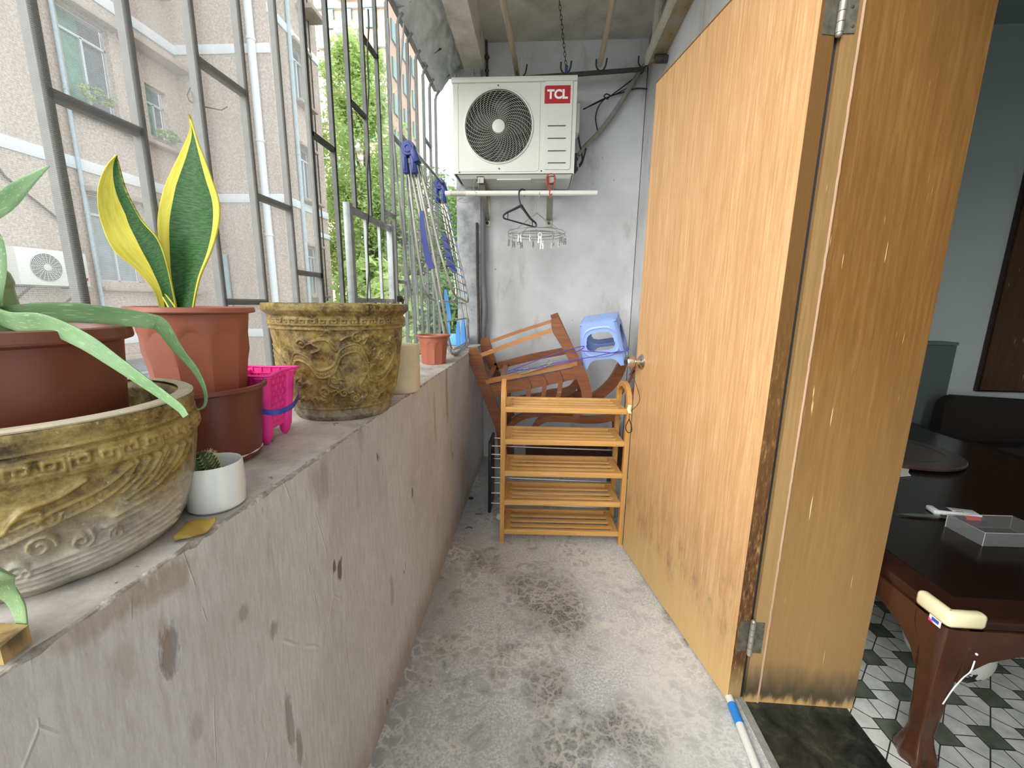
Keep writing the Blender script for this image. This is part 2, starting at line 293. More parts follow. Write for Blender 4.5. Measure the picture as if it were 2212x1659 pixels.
M['leaf_b'] = leafmat('mid_green_leaves', '84a468', '9fbb7e', 'bdd39a')
M['leaf_c'] = leafmat('deep_green_leaves', '6c8c5a', '8ba871', 'a9c28c')
M['bark'] = plain('grey_bark', '6a6256', .9, 0, .2, 20)
# facade: mosaic tiles
t = NT('beige_mosaic'); v = t.map(); br = t.n('ShaderNodeTexBrick')
t.l(v, br.inputs[0]); br.inputs['Scale'].default_value = 20
n1 = t.noise(v, 26, 2, .8); n2 = t.noise(t.map((1, 1, .3)), .9, 5, .7)
c = t.ramp(n1, [(.38, srgb('a99a8e')), (.5, srgb('baac9f')), (.62, srgb('cdc1b6'))]); c = t.mix(t.mr(n2, .42, .7, 0, .5), c, srgb('947a6c'))
t.col(c).rough(.75); M['mosaic'] = t.m
M['band'] = plain('white_tile_band', 'd9dfe2', .6, 0, .05, 4)
M['ledge'] = plain('weathered_ledge', 'a3968a', .85, 0, .2, 4)
M['glass_g'] = plain('green_tinted_pane', '5e8f7c', .15, 0, .25, 6)
M['glass_d'] = plain('dark_pane', '5c6a70', .12, 0, .3, 4)
M['glass_b'] = plain('pale_pane', '8d9aa0', .15, 0, .2, 5)
M['alu'] = plain('aluminium_frame', 'c6ced0', .4, .3, .04)
M['facpipe'] = plain('pale_blue_pipe', 'a9bcc4', .5, 0, .1)
M['facpipew'] = plain('white_downpipe', 'dfe6ea', .5, 0, .04)
M['tower'] = plain('peach_render', 'd8b69c', .8, 0, .05, .3)
M['tower_w'] = plain('tower_window_glass', '6f9a94', .2, 0, .15, .6)
M['ground'] = plain('courtyard_ground', '7d8076', .9, 0, .2, 2)
# mosquito mesh and draped net
def netmat(name, colr, amount, weave=0, wsc=1.0):
    t = NT(name); out = t.t.nodes['Material Output']; tr = t.n('ShaderNodeBsdfTransparent'); df_ = t.n('ShaderNodeBsdfDiffuse'); tl = t.n('ShaderNodeBsdfTranslucent')
    df_.inputs[0].default_value = colr; tl.inputs[0].default_value = colr
    a = t.n('ShaderNodeMixShader'); a.inputs[0].default_value = .5; t.l(df_.outputs[0], a.inputs[1]); t.l(tl.outputs[0], a.inputs[2])
    b = t.n('ShaderNodeMixShader'); t.l(tr.outputs[0], b.inputs[1]); t.l(a.outputs[0], b.inputs[2])
    if weave:
        sp = t.n('ShaderNodeSeparateXYZ'); t.l(t.tc.outputs['Object'], sp.inputs[0])
        def th(o): return t.math('LESS_THAN', t.math('FRACT', t.math('MULTIPLY', o, wsc)), .28)
        k = t.math('MAXIMUM', th(sp.outputs['Y']), th(sp.outputs['Z'])); t.l(t.mr(k, 0, 1, amount * .55, amount * 1.5), b.inputs[0])
    else:
        b.inputs[0].default_value = amount
        f = t.noise(t.map((6, 6, 1)), 3, 4, .6); t.l(t.mr(f, .3, .7, amount * .6, amount * 1.5), b.inputs[0])
    t.l(b.outputs[0], out.inputs[0]); return t.m
M['mesh'] = netmat('fine_insect_mesh', (.92, .94, .96, 1), .12, 1, 330)
M['net'] = netmat('grey_draped_net', (.85, .88, .9, 1), .15)
M['tarp'] = plain('crumpled_grey_sheet', 'c3c8c8', .6, 0, .25, 7, bump=.6)
t = NT('clear_plastic'); t.col((.9, .95, .95, 1)).rough(.08); t.b.inputs['Transmission Weight'].default_value = .0; t.b.inputs['Alpha'].default_value = .05; M['clear'] = t.m

# ------------------------------------------------------------------ mesh building
class MB:
    def __init__(s): s.b = bmesh.new(); s.uv = None
    def box(s, c, size, rot=None, bevel=0, taper=None):
        c = Vector(c); h = Vector(size) / 2; R_ = rot if rot is not None else Matrix.Identity(3)
        vs = [s.b.verts.new(c + R_ @ Vector((x * h.x, y * h.y, z * h.z))) for x in (-1, 1) for y in (-1, 1) for z in (-1, 1)]
        fs = [s.b.faces.new([vs[i] for i in q]) for q in ((0, 1, 3, 2), (4, 6, 7, 5), (0, 4, 5, 1), (2, 3, 7, 6), (0, 2, 6, 4), (1, 5, 7, 3))]
        if bevel:
            es = list({e for f in fs for e in f.edges}); bmesh.ops.bevel(s.b, geom=es, offset=bevel, segments=2, affect='EDGES', profile=.5)
        return s
    def bar(s, p, q, w, d, up=(0, 0, 1), bevel=0):
        p = Vector(p); q = Vector(q); z = (q - p); L = z.length; z.normalize(); u = Vector(up)
        if abs(z.dot(u)) > .98: u = Vector((0, 1, 0))
        x = u.cross(z).normalized(); y = z.cross(x)
        return s.box((p + q) / 2, (w, d, L), Matrix((x, y, z)).transposed(), bevel)
    def tube(s, pts, r, n=10, closed=False, caps=True, flat=1.0):
        pts = [Vector(p) for p in pts]; N = len(pts); rr = r if hasattr(r, '__len__') else [r] * N
        rings = []; prev = None
        for i, p in enumerate(pts):
            if closed: t_ = pts[(i + 1) % N] - pts[i - 1]
            else: t_ = pts[min(i + 1, N - 1)] - pts[max(i - 1, 0)]
            if t_.length < 1e-9: t_ = Vector((0, 0, 1))
            t_.normalize()
            if prev is None:
                a = Vector((0, 0, 1)) if abs(t_.z) < .9 else Vector((0, 1, 0)); u = a.cross(t_).normalized()
            else:
                u = prev - t_ * prev.dot(t_); u = u.normalized() if u.length > 1e-6 else t_.orthogonal().normalized()
            prev = u; v_ = t_.cross(u)
            rings.append([s.b.verts.new(p + (u * math.cos(2 * PI * k / n) + v_ * math.sin(2 * PI * k / n) * flat) * rr[i]) for k in range(n)])
        for i in range(N if closed else N - 1):
            a, b = rings[i], rings[(i + 1) % N]
            for k in range(n): s.b.faces.new((a[k], a[(k + 1) % n], b[(k + 1) % n], b[k]))
        if caps and not closed:
            try: s.b.faces.new(rings[0][::-1]); s.b.faces.new(rings[-1])
            except Exception: pass
        return s
    def lathe(s, prof, c=(0, 0, 0), n=48, mod=None, close=True, rot=None):
        c = Vector(c); rings = []
        for j, (r, z) in enumerate(prof):
            ring = []
            for k in range(n):
                a = 2 * PI * k / n; r2 = r * (mod(a, z, j) if mod else 1)
                p = Vector((r2 * math.cos(a), r2 * math.sin(a), z))
                if rot is not None: p = rot @ p
                ring.append(s.b.verts.new(c + p))
            rings.append(ring)
        for a, b in zip(rings, rings[1:]):
            for k in range(n): s.b.faces.new((a[k], a[(k + 1) % n], b[(k + 1) % n], b[k]))
        if close: s.b.faces.new(rings[0][::-1]); s.b.faces.new(rings[-1])
        return s
    def prism(s, pts, vec):
        vec = Vector(vec); a = [s.b.verts.new(Vector(p)) for p in pts]; b = [s.b.verts.new(Vector(p) + vec) for p in pts]
        n = len(a); s.b.faces.new(a[::-1]); s.b.faces.new(b)
        for k in range(n): s.b.faces.new((a[k], a[(k + 1) % n], b[(k + 1) % n], b[k]))
        return s
    def strip(s, L, Rr, vec):      # board between two edge lists, extruded by vec
        vec = Vector(vec); a = [s.b.verts.new(Vector(p)) for p in L]; b = [s.b.verts.new(Vector(p)) for p in Rr]
        a2 = [s.b.verts.new(Vector(p) + vec) for p in L]; b2 = [s.b.verts.new(Vector(p) + vec) for p in Rr]
        for i in range(len(a) - 1):
            s.b.faces.new((a[i], b[i], b[i + 1], a[i + 1])); s.b.faces.new((a2[i], a2[i + 1], b2[i + 1], b2[i]))
            s.b.faces.new((a[i], a[i + 1], a2[i + 1], a2[i])); s.b.faces.new((b[i], b2[i], b2[i + 1], b[i + 1]))
        s.b.faces.new((a[0], a2[0], b2[0], b[0])); s.b.faces.new((a[-1], b[-1], b2[-1], a2[-1])); return s
    def grid(s, fn, nu, nv, cu=False):
        g = [[s.b.verts.new(Vector(fn(i / (nu - (0 if cu else 1)), j / (nv - 1)))) for j in range(nv)] for i in range(nu)]
        for i in range(nu if cu else nu - 1):
            for j in range(nv - 1): s.b.faces.new((g[i][j], g[(i + 1) % nu][j], g[(i + 1) % nu][j + 1], g[i][j + 1]))
        return s
    def ball(s, c, r, seg=16, scale=(1, 1, 1)):
        mt = Matrix.Translation(Vector(c)) @ Matrix.Diagonal((r * scale[0], r * scale[1], r * scale[2], 1))
        bmesh.ops.create_uvsphere(s.b, u_segments=seg, v_segments=seg // 2 + 2, radius=1, matrix=mt); return s
    def torus(s, c, R_, r, n=32, k=8, nrm=(0, 0, 1)):
        z = Vector(nrm).normalized(); x = z.orthogonal().normalized(); y = z.cross(x); c = Vector(c)
        return s.tube([c + (x * math.cos(2 * PI * i / n) + y * math.sin(2 * PI * i / n)) * R_ for i in range(n)], r, k, closed=True)
def build(name, mb, mat, parent=None, smooth=35, origin=None, label=None, recalc=True):
    if recalc: bmesh.ops.recalc_face_normals(mb.b, faces=mb.b.faces)
    me = bpy.data.meshes.new(name)
    o0 = Vector((0, 0, 0))
    if parent is not None:
        r = parent
        while r.parent: r = r.parent
        o0 = r.location.copy()
    elif origin is not None: o0 = Vector(origin)
    if o0.length: bmesh.ops.translate(mb.b, verts=mb.b.verts, vec=-o0)
    mb.b.to_mesh(me); mb.b.free()
    if smooth:
        me.shade_smooth(); me.set_sharp_from_angle(angle=math.radians(smooth))
    me.materials.append(mat)
    o = bpy.data.objects.new(name, me); COL.objects.link(o)
    if parent is not None: o.parent = parent
    else: o.location = o0
    if label: o['label'] = label
    return o
def tag(o, label, cat, group=None, kind=None):
    o['label'] = label; o['category'] = cat
    if group: o['group'] = group
    if kind: o['kind'] = kind
    return o
def thing(name, loc, label, cat, group=None):
    o = bpy.data.objects.new(name, None); COL.objects.link(o); o.location = loc; o.empty_display_size = .05
    return tag(o, label, cat, group)
def struct(name, mb, mat, parent=None, smooth=0, label=None):
    o = build(name, mb, mat, parent, smooth)
    if parent is None: o['kind'] = 'structure'
    if label: o['label'] = label
    return o
def text_mb(body, size, origin, ux, uy, depth=.0005, mb=None, bold=0):
    cu = bpy.data.curves.new('t', 'FONT'); cu.body = body; cu.size = size; cu.extrude = depth; cu.align_x = 'CENTER'; cu.align_y = 'CENTER'; cu.offset = bold; cu.resolution_u = 4
    ob = bpy.data.objects.new('t', cu); COL.objects.link(ob); bpy.context.view_layer.update()
    me = bpy.data.meshes.new_from_object(ob.evaluated_get(bpy.context.evaluated_depsgraph_get()))
    ux = Vector(ux).normalized(); uy = Vector(uy).normalized(); uz = ux.cross(uy); o = Vector(origin)
    mb = mb or MB(); base = len(mb.b.verts); mb.b.from_mesh(me); mb.b.verts.ensure_lookup_table()
    for v in mb.b.verts[base:]: c = v.co.copy(); v.co = o + ux * c.x + uy * c.y + uz * c.z
    bpy.data.objects.remove(ob); bpy.data.curves.remove(cu); bpy.data.meshes.remove(me); return mb
def path(pts, n=8):
    """Catmull-Rom through pts"""
    pts = [Vector(p) for p in pts]; P = [pts[0] * 2 - pts[1]] + pts + [pts[-1] * 2 - pts[-2]]; out = []
    for i in range(1, len(P) - 2):
        a, b, c, d = P[i - 1:i + 3]
        for k in range(n):
            t_ = k / n; out.append(.5 * ((2 * b) + (c - a) * t_ + (2 * a - 5 * b + 4 * c - d) * t_ ** 2 + (3 * b - a - 3 * c + d) * t_ ** 3))
    out.append(pts[-1]); return out
def interp(xs, ys, x):
    return float(np.interp(x, xs, ys))
#@@PARTS
# ------------------------------------------------------------------ structure
def bx(x0, x1, y0, y1, z0, z1): return MB().box(((x0 + x1) / 2, (y0 + y1) / 2, (z0 + z1) / 2), (x1 - x0, y1 - y0, z1 - z0))
YN = -.55                                          # unseen end behind the camera, left open to let more daylight in
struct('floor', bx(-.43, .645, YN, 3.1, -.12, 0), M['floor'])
struct('floor', bx(.967, 5, -1.6, 3.3, -.12, 0), M['tile'], label='white and dark green tiled floor of the room')
struct('trim_3', bx(.665, .967, .28, 1.14, -.12, .002), M['stone'], label='black stone door threshold')
struct('trim_4', bx(.645, .665, YN, 1.14, -.12, .004), M['grout'], label='grey cement strip beside the threshold')
struct('wall_back', bx(-.43, .66, 3.1, 3.25, -.12, 2.9), M['plaster'])
mb = bx(.665, .978, 1.136, 3.3, -.12, 3.04); mb.box((.8215, (YN + .28) / 2, 1.46), (.313, .28 - YN, 3.16)); mb.box((.8215, .708, 2.6), (.313, .856, .88))
struct('wall_right', mb, M['plaster'])
struct('wall_room_far', bx(.978, 5, 3.3, 3.42, -.12, 3.04), M['room_wall'])
struct('wall_room_side', bx(5, 5.12, -1.6, 3.42, -.12, 3.04), M['room_wall'])
struct('wall_room_near', bx(.978, 5, -1.72, -1.6, -.12, 3.04), M['room_wall'])
struct('ceiling', bx(.66, 5.12, -1.72, 3.42, 3.04, 3.16), M['room_ceiling'])
struct('ceiling', bx(-.54, .66, .45, 3.25, 2.9, 3.02), M['ceil'])  # stops short, out of view, so more sky light reaches the balcony
struct('trim_5', bx(-.54, -.41, YN, 3.25, 2.706, 2.9), M['beam'], label='old pale beam above the grille')
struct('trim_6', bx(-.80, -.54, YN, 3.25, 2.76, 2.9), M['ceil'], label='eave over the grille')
mb = MB(); mb.box((-.515, 3.16, 1.8), (.17, .28, 1.82), bevel=.008); struct('trim_7', mb, M['column'], smooth=35, label='grey column with peeling paint')
# door lining
lin = struct('trim_1', bx(.704, .982, 1.113, 1.136, -.0, 2.14), M['jamb'])
struct('frame_strip', bx(.662, .700, 1.111, 1.136, 0, 2.14), M['jamb2'], parent=lin); struct('gap_shade', bx(.648, .662, 1.124, 1.15, 0, 2.14), M['black'], parent=lin)  # black strip added for the shade in the gap beside the door edge
mb = MB(); pp = [(.702 + .0015 * noise.noise(Vector((0, 0, k * .9))), 1.111, .0 + k * .02) for k in range(106)]; mb.tube(pp, .0028, 6); build('caulk_bead', mb, M['caulk'], lin)
# parapet wall with a broken upper edge
def parapet():
    ys = np.arange(YN, 3.1001, .0125); b = bmesh.new(); X0, X1, ZT = -.42, -.68, .905
    rows = []
    for y in ys:
        n1 = noise.noise(Vector((y * 6, 1.3, 0))); n2 = noise.noise(Vector((y * 31, 7, 0))); n3 = noise.noise(Vector((y * 90, 3, 0)))
        ch = max(.0012, .0025 + .0035 * n1 + .0045 * n2 + .002 * n3); cz = max(.0015, ch * (1.2 + .5 * n3) + .001)
        P = [(X0 + .003, 0)]
        for k in range(1, 24):
            z = .008 + (ZT - cz - .01) * k / 24; P.append((X0 + .006 * noise.noise(Vector((y * 2.3, z * 2.6, 0))) + .0025 * noise.noise(Vector((y * 9, z * 7, 4))), z))
        e = P[-1][0]
        P.append((e - .001, ZT - cz)); P.append((e - ch * .45, ZT - cz * (.55 + .25 * n3))); P.append((e - ch * .8, ZT - cz * .25)); P.append((X0 - ch - .002, ZT))
        for k in range(1, 10):
            x = X0 - .02 + (X1 - X0 + .02) * k / 9; P.append((x, ZT + .0015 * noise.noise(Vector((x * 14, y * 9, 2)))))
        P.append((X1, 0)); rows.append([b.verts.new((x, y, z)) for x, z in P])
    n = len(rows[0])
    for i in range(len(rows) - 1):
        for k in range(n - 1):
            f = b.faces.new((rows[i][k], rows[i + 1][k], rows[i + 1][k + 1], rows[i][k + 1])); f.material_index = 1 if k >= 27 else (2 if k >= 24 else 0)
    b.faces.new(rows[0][::-1]); b.faces.new(rows[-1])
    bmesh.ops.recalc_face_normals(b, faces=b.faces)
    me = bpy.data.meshes.new('wall_left'); b.to_mesh(me); b.free(); me.shade_smooth(); me.set_sharp_from_angle(angle=math.radians(40))
    for m_ in ('parapet', 'ptop', 'chip'): me.materials.append(M[m_])
    o = bpy.data.objects.new('wall_left', me); COL.objects.link(o); o['kind'] = 'structure'
parapet()

# ------------------------------------------------------------------ door
d0 = Vector((.606, 1.109, 0)); dd = Vector((-.196, .981, 0)).normalized(); dn = Vector((.981, .196, 0)).normalized(); DW, DT, DH = .815, .046, 2.088
def dpt(a, t_, z): return d0 + dd * a + dn * t_ + Vector((0, 0, z))
mb = MB(); mb.prism([dpt(0, 0, .008), dpt(DW, 0, .008), dpt(DW, DT, .008), dpt(0, DT, .008)], (0, 0, DH - .008))
door = struct('door_1', mb, M['door'], smooth=0)
mb = MB(); mb.prism([dpt(-.0015, .004, .009), dpt(0, .004, .009), dpt(0, DT, .009), dpt(-.0015, DT, .009)], (0, 0, DH - .01)); build('hinge_edge', mb, M['edge'], door, label='dark worn hinge edge of the door')
mb = MB(); mb.prism([dpt(-.004, -.002, DH - .002), dpt(DW + .003, -.002, DH - .002), dpt(DW + .003, DT, DH - .002), dpt(-.004, DT, DH - .002)], (0, 0, .004)); build('top_lipping', mb, M['jamb2'], door)
# knob (both sides), rose on the face
kc = dpt(DW - .058, 0, .955); rotk = Vector((0, 0, 1)).rotation_difference(-dn).to_matrix()
prof = [(.001, 0), (.033, 0), (.034, .003), (.030, .007), (.018, .011), (.013, .014), (.0125, .030), (.016, .034), (.024, .040), (.0265, .050), (.0262, .068), (.023, .075), (.010, .0765), (.0095, .0755), (.001, .0755)]
mb = MB(); mb.lathe(prof, kc, 32, rot=rotk); kn = build('knob', mb, M['chrome'], door, 40)
mb = MB(); mb.lathe([(.001, .0765), (.007, .0768), (.007, .080), (.001, .0805)], kc, 16, rot=rotk); build('keyhole', mb, M['iron'], kn)
def hinge(z):
    mb = MB(); hx = Vector((.6535, 1.106, z))
    mb.prism([dpt(-.003, .012, z - .052), dpt(-.0015, .012, z - .052), dpt(-.0015, DT, z - .052), dpt(-.003, DT, z - .052)], (0, 0, .104))
    mb.box((.672, 1.1095, z), (.034, .002, .104)); h = build('hinge', mb, M['hinge'], door, 30)
    mb = MB()
    for k in range(5):
        mb.tube([hx + Vector((0, 0, -.052 + k * .021)), hx + Vector((0, 0, -.052 + k * .021 + .0195))], .0075, 14)
    mb.ball(hx + Vector((0, 0, .056)), .007); mb.ball(hx + Vector((0, 0, -.055)), .007); build('hinge_knuckle', mb, M['galv'], h)
    mb = MB()
    for x_, zz in ((.682, .04), (.682, -.038), (.676, 0)): mb.ball((x_, 1.108, z + zz), .0038, 10, (1, .4, 1))
    build('hinge_screw', mb, M['iron'], h)
hinge(.232); hinge(1.86)
# loop of string hanging from the knob
t_ = thing('key_string', kc - dn * .055 + Vector((0, 0, -.02)), 'dark string with a loop hanging from the chrome door knob', 'string')
mb = MB(); k0 = kc - dn * .055
mb.tube(path([k0 + Vector((0, -.0, .02)), k0 + Vector((.0, .012, -.02)), at(1382, 860, 1.80), at(1362, 890, 1.83), at(1359, 905, 1.83)]), .0014, 6)
mb.tube(path([at(1359, 905, 1.83), at(1352, 922, 1.83), at(1356, 934, 1.83), at(1364, 932, 1.83), at(1364, 920, 1.83), at(1359, 905, 1.83)]), .0022, 6)
build('cord', mb, M['blackrub'], t_)
mb = MB(); c0 = at(1360, 884, 1.825); mb.strip([c0 + Vector((-.006, 0, .02)), c0 + Vector((-.012, 0, .0)), c0 + Vector((-.004, 0, -.018))], [c0 + Vector((.008, .002, .018)), c0 + Vector((.004, -.002, 0)), c0 + Vector((.009, 0, -.02))], (0, .002, 0)); build('yellow_ribbon', mb, M['cream'], t_, label='scrap of yellow ribbon')

# old frame high on the right wall, with a cross pipe
mb = MB(); mb.box((.577, 1.75, 2.60), (.018, 2.0, .055)); fr = struct('trim_2', mb, M['frame_old'], label='pale old timber edge high on the right wall')
mb = MB(); mb.box((.625, 1.75, 2.585), (.082, 1.99, .018)); build('underside_board', mb, M['rustframe'], fr, 0, label='rust stained underside')
mb = MB(); mb.box((.58, 2.6, 2.77), (.022, .03, .28)); mb.box((.598, 2.61, 2.77), (.012, .03, .28)); build('hanger_post', mb, M['frame_old'], fr, 0)
mb = MB(); mb.tube([(.60, 2.62, 2.535), (.664, 2.62, 2.535)], .02, 12); mb.tube([(.60, 2.66, 2.57), (.664, 2.66, 2.57)], .012, 12); build('cross_pipe', mb, M['iron'], fr)

# white broom handle lying along the threshold
mb = MB(); p0 = Vector((.617, 1.125, .014)); p1 = Vector((.590, .80, .014)); mb.tube([p0, p1], .0115, 14); r = build('plastic_pole', mb, M['rod'], origin=p0)
tag(r, 'white plastic pole with a blue band lying on the floor beside the door', 'pole')
q0 = p0.lerp(p1, .12); q1 = p0.lerp(p1, .31); mb = MB(); mb.tube([q0, q1], .0128, 14); build('blue_band', mb, M['tape'], r, label='blue tape band')
# small things on the floor by the parapet
for nm, lab, cat, pts, r_ in (('bent_nail', 'small dark bent nail on the floor near the black shoe rack', 'nail', [atz(1026, 1110, .003), atz(1034, 1110, .003), atz(1040, 1111, .003)], .0025),
                              ('wire_scrap', 'short curved wire scrap on the floor beside the parapet', 'wire', [atz(1006, 1141, .003), atz(1013, 1138, .003), atz(1020, 1141, .003)], .002)):
    mb = MB(); mb.tube(path(pts, 5), r_, 6); tag(build(nm, mb, M['iron'], origin=pts[0]), lab, cat)
mb = MB(); c0 = atz(1018, 1077, .0); mb.lathe([(.001, .0), (.014, .0), (.014, .006), (.008, .009), (.001, .009)], c0, 16); tag(build('bottle_cap', mb, M['black'], origin=c0), 'small black round cap on the floor at the foot of the parapet', 'cap')

# ------------------------------------------------------------------ window grille, hatch, mesh, net
g = thing('security_grille', (-.745, 1.2, .905), 'grey painted steel security grille of square bars above the parapet', 'grille')
GX = -.745; WB = .0150
ybar = [.635 + .1515 * k for k in range(-6, 17)]
for k, y in enumerate(ybar):
    ztop = 2.60
    mb = MB()
    if 1.6 < y < 2.0: segs = [(.93, 1.205), (1.55, ztop)]
    else: segs = [(.93, ztop)]
    for a, b in segs: mb.bar((GX, y, a), (GX, y, b - (.05 if b == ztop else 0)), WB, WB, up=(0, 1, 0))
    mb.tube([(GX, y, ztop - .06), (GX + .006, y, ztop - .03), (GX + .03, y, ztop)], WB * .55, 6)
    build('bar', mb, M['bar'], g, 30)
def rail(y0, y1, z, w_=.015, nm='rail', x=GX):
    mb = MB(); mb.bar((x, y0, z), (x, y1, z), w_, w_, up=(0, 0, 1)); build(nm, mb, M['bar'], g, 0)
rail(-.3, 3.06, 2.605, .018, 'top_rail'); rail(-.3, 3.06, .93, .018, 'bottom_rail')
for i, z in ((5, 1.168), (6, 1.50), (8, 1.70), (8, 1.195), (9, 1.465), (10, 1.285), (11, 1.725), (13, 1.95), (14, 2.25), (16, 1.306), (16, 2.0), (17, 2.05), (19, 1.75), (20, 2.2), (4, 1.75), (13, 2.42), (15, 1.62), (18, 1.45)):
    if i + 1 < len(ybar): rail(ybar[i], ybar[i + 1], z)
for y in (2.28, 2.72, 3.0):                         # stays from the top rail up to the beam
    mb = MB(); mb.bar((GX, y, 2.605), (-.60, y + .12, 2.76), .012, .012); mb.bar((GX, y, 2.605), (-.80, y, 2.77), .01, .01); build('stay', mb, M['bar'], g, 0)
mb = MB(); mb.tube([atx(a, b, GX - .01) for a, b in ((418, 180), (410, 192), (404, 205), (408, 216), (420, 226), (442, 231), (478, 238), (491, 231))], .0014, 6); build('hooked_wire', mb, M['blackrub'], g)
# hatch
hy0, hy1, hz0, hz1 = 1.605, 2.05, 1.205, 1.545; hx = GX + .012
mb = MB()
for a, b in (((hx, hy0, hz0 - .02), (hx, hy0, hz1 + .02)), ((hx, hy1, hz0 - .02), (hx, hy1, hz1 + .02))): mb.bar(a, b, .028, .028, up=(0, 1, 0), bevel=.003)
mb.bar((hx, hy0, hz0), (hx, hy1, hz0), .018, .018); mb.bar((hx, hy0, hz1), (hx, hy1, hz1), .022, .022, bevel=.002)
ht = build('hatch_frame', mb, M['bar_pale'], g, 30, label='pale grey hatch frame')
for y in (1.76, 1.91):
    mb = MB(); mb.bar((hx, y, hz0), (hx, y, hz1), .012, .012, up=(0, 1, 0)); build('hatch_bar', mb, M['bar_pale'], ht, 0)
mb = MB(); mb.box((hx + .02, 2.10, 1.215), (.01, .06, .03)); mb.torus((hx + .03, 2.11, 1.205), .012, .003, 16, 6, (1, 0, 0)); build('hatch_latch', mb, M['iron'], ht)
# mesh outside the bars
mb = MB(); mb.box((GX + .010, .42, 1.77), (.0012, 1.9, 1.68)); tag(build('insect_screen', mb, M['mesh'], smooth=0, origin=(GX + .010, .42, .93)), 'fine pale insect mesh stretched over the left part of the grille', 'insect screen')
# draped net
def netf(u, v_):
    y = 1.86 + 1.12 * u; z = .92 + 1.70 * v_
    x = -.700 + .010 * math.sin(u * 34 + 1.2 * math.sin(v_ * 3)) + .012 * noise.noise(Vector((u * 9, v_ * 2, 0))) + .03 * v_ * v_ - .01
    y += .05 * math.sin(v_ * 2.6 + u * 5) * (1 - v_)
    if v_ > .93: x += (v_ - .93) * 1.0
    return (x, y, z)
mb = MB(); mb.grid(netf, 130, 30); dn_ = tag(build('draped_net', mb, M['net'], smooth=180, origin=netf(0, 0)), 'grey draped net hanging in folds inside the grille behind the drying rack', 'net')
for P in ([(838, 40), (842, 130), (846, 230), (853, 340), (866, 470), (878, 560), (884, 650)], [(872, 50), (866, 170), (868, 290), (880, 400), (884, 520), (893, 640)], [(886, 120), (884, 260), (878, 380), (888, 470), (900, 600), (905, 700)], [(850, 300), (862, 420), (872, 520), (888, 640), (893, 720)]):
    mb = MB(); q = path([atx(a, b, -.678) for a, b in P], 8); mb.tube(q, [.0035 + .002 * math.sin(i * .6) for i in range(len(q))], 6, flat=.5); build('gathered_fold', mb, M['greypipe'], dn_, 60)
mb = MB(); q = [atx(795 + 1.5 * math.sin(i), 20 + i * 21, -.712) for i in range(31)]; mb.tube(q, .0035, 6); build('tied_cord', mb, M['blackrub'], g, label='thin dark cord tied down the grille in front of the hatch')
# crumpled sheet above the cage
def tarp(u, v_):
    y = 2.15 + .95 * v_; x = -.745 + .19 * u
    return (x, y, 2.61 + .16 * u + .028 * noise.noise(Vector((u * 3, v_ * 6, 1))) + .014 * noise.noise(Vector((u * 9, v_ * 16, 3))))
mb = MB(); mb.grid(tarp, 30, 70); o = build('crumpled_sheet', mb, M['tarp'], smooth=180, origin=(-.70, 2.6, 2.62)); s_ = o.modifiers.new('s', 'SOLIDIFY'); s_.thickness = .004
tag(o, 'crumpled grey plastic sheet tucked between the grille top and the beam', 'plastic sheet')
# ------------------------------------------------------------------ air conditioner outdoor unit
AYF = 2.80; tl = at(979, 172, AYF); brr = at(1241, 374, AYF)
ax0, ax1, az0, az1 = -.572, .182, 2.002, 2.548
ac = thing('air_conditioner', (-.195, 2.95, 1.99), 'white outdoor air conditioner unit with a red brand sticker on the back wall', 'air conditioner')
fc = at(1077, 273, AYF); FR = .208
# casing: front panel with a round opening
def front_with_hole():
    mb = MB(); b = mb.b; n = 64; x0, x1, z0, z1 = ax0 + .006, ax1, az0 + .004, az1 - .03
    inner = []; outer = []
    for k in range(n):
        a = 2 * PI * (k + .5) / n; c_, s_ = math.cos(a), math.sin(a); inner.append(b.verts.new((fc.x + FR * c_, AYF, fc.z + FR * s_)))
        tx = (x1 - fc.x) / c_ if c_ > 0 else (x0 - fc.x) / c_; tz = (z1 - fc.z) / s_ if s_ > 0 else (z0 - fc.z) / s_; t_ = min(abs(tx), abs(tz))
        outer.append(b.verts.new((fc.x + c_ * t_, AYF, fc.z + s_ * t_)))
    ic = [b.verts.new((v.co.x, AYF + .02, v.co.z)) for v in inner]
    for k in range(n):
        j = (k + 1) % n; b.faces.new((inner[k], outer[k], outer[j], inner[j])); b.faces.new((inner[j], ic[j], ic[k], inner[k]))
    for cx_, cz_ in ((x0, z0), (x1, z0), (x1, z1), (x0, z1)):
        best = sorted(range(n), key=lambda k: (outer[k].co.x - cx_) ** 2 + (outer[k].co.z - cz_) ** 2)[:2]
        v = b.verts.new((cx_, AYF, cz_)); 
        try: b.faces.new((outer[best[0]], v, outer[best[1]]))
        except Exception: pass
    return mb
mb = front_with_hole(); bd = build('casing', mb, M['acwhite'], ac, 0)
mb = MB()
for c_, s_ in (((ax0 + .003, 2.95, (az0 + az1) / 2 - .013), (.006, .3, az1 - az0 - .03)), ((ax1 + .003, 2.95, (az0 + az1) / 2 - .013), (.006, .3, az1 - az0 - .03)), ((-.195, 3.085, (az0 + az1) / 2), (.74, .006, .5))): mb.box(c_, s_)
mb.box((-.195, 2.945, az1 - .014), (ax1 - ax0 + .014, .318, .030), bevel=.006)
build('side_panels', mb, M['acwhite'], ac, 30)
mb = MB(); mb.prism([(ax0 + .02, AYF + .008, az0 + .002), (ax1 - .004, AYF + .008, az0 + .002), (ax1 - .02, AYF + .03, az0 - .018), (ax0 + .04, AYF + .03, az0 - .018)], (0, .25, 0)); mb.box((-.19, 2.86, az0 - .02), (.22, .06, .01), bevel=.004); mb.box((-.0, 2.9, az0 - .02), (.12, .05, .008), bevel=.003); build('base_pan', mb, M['acwhite'], ac, 30)
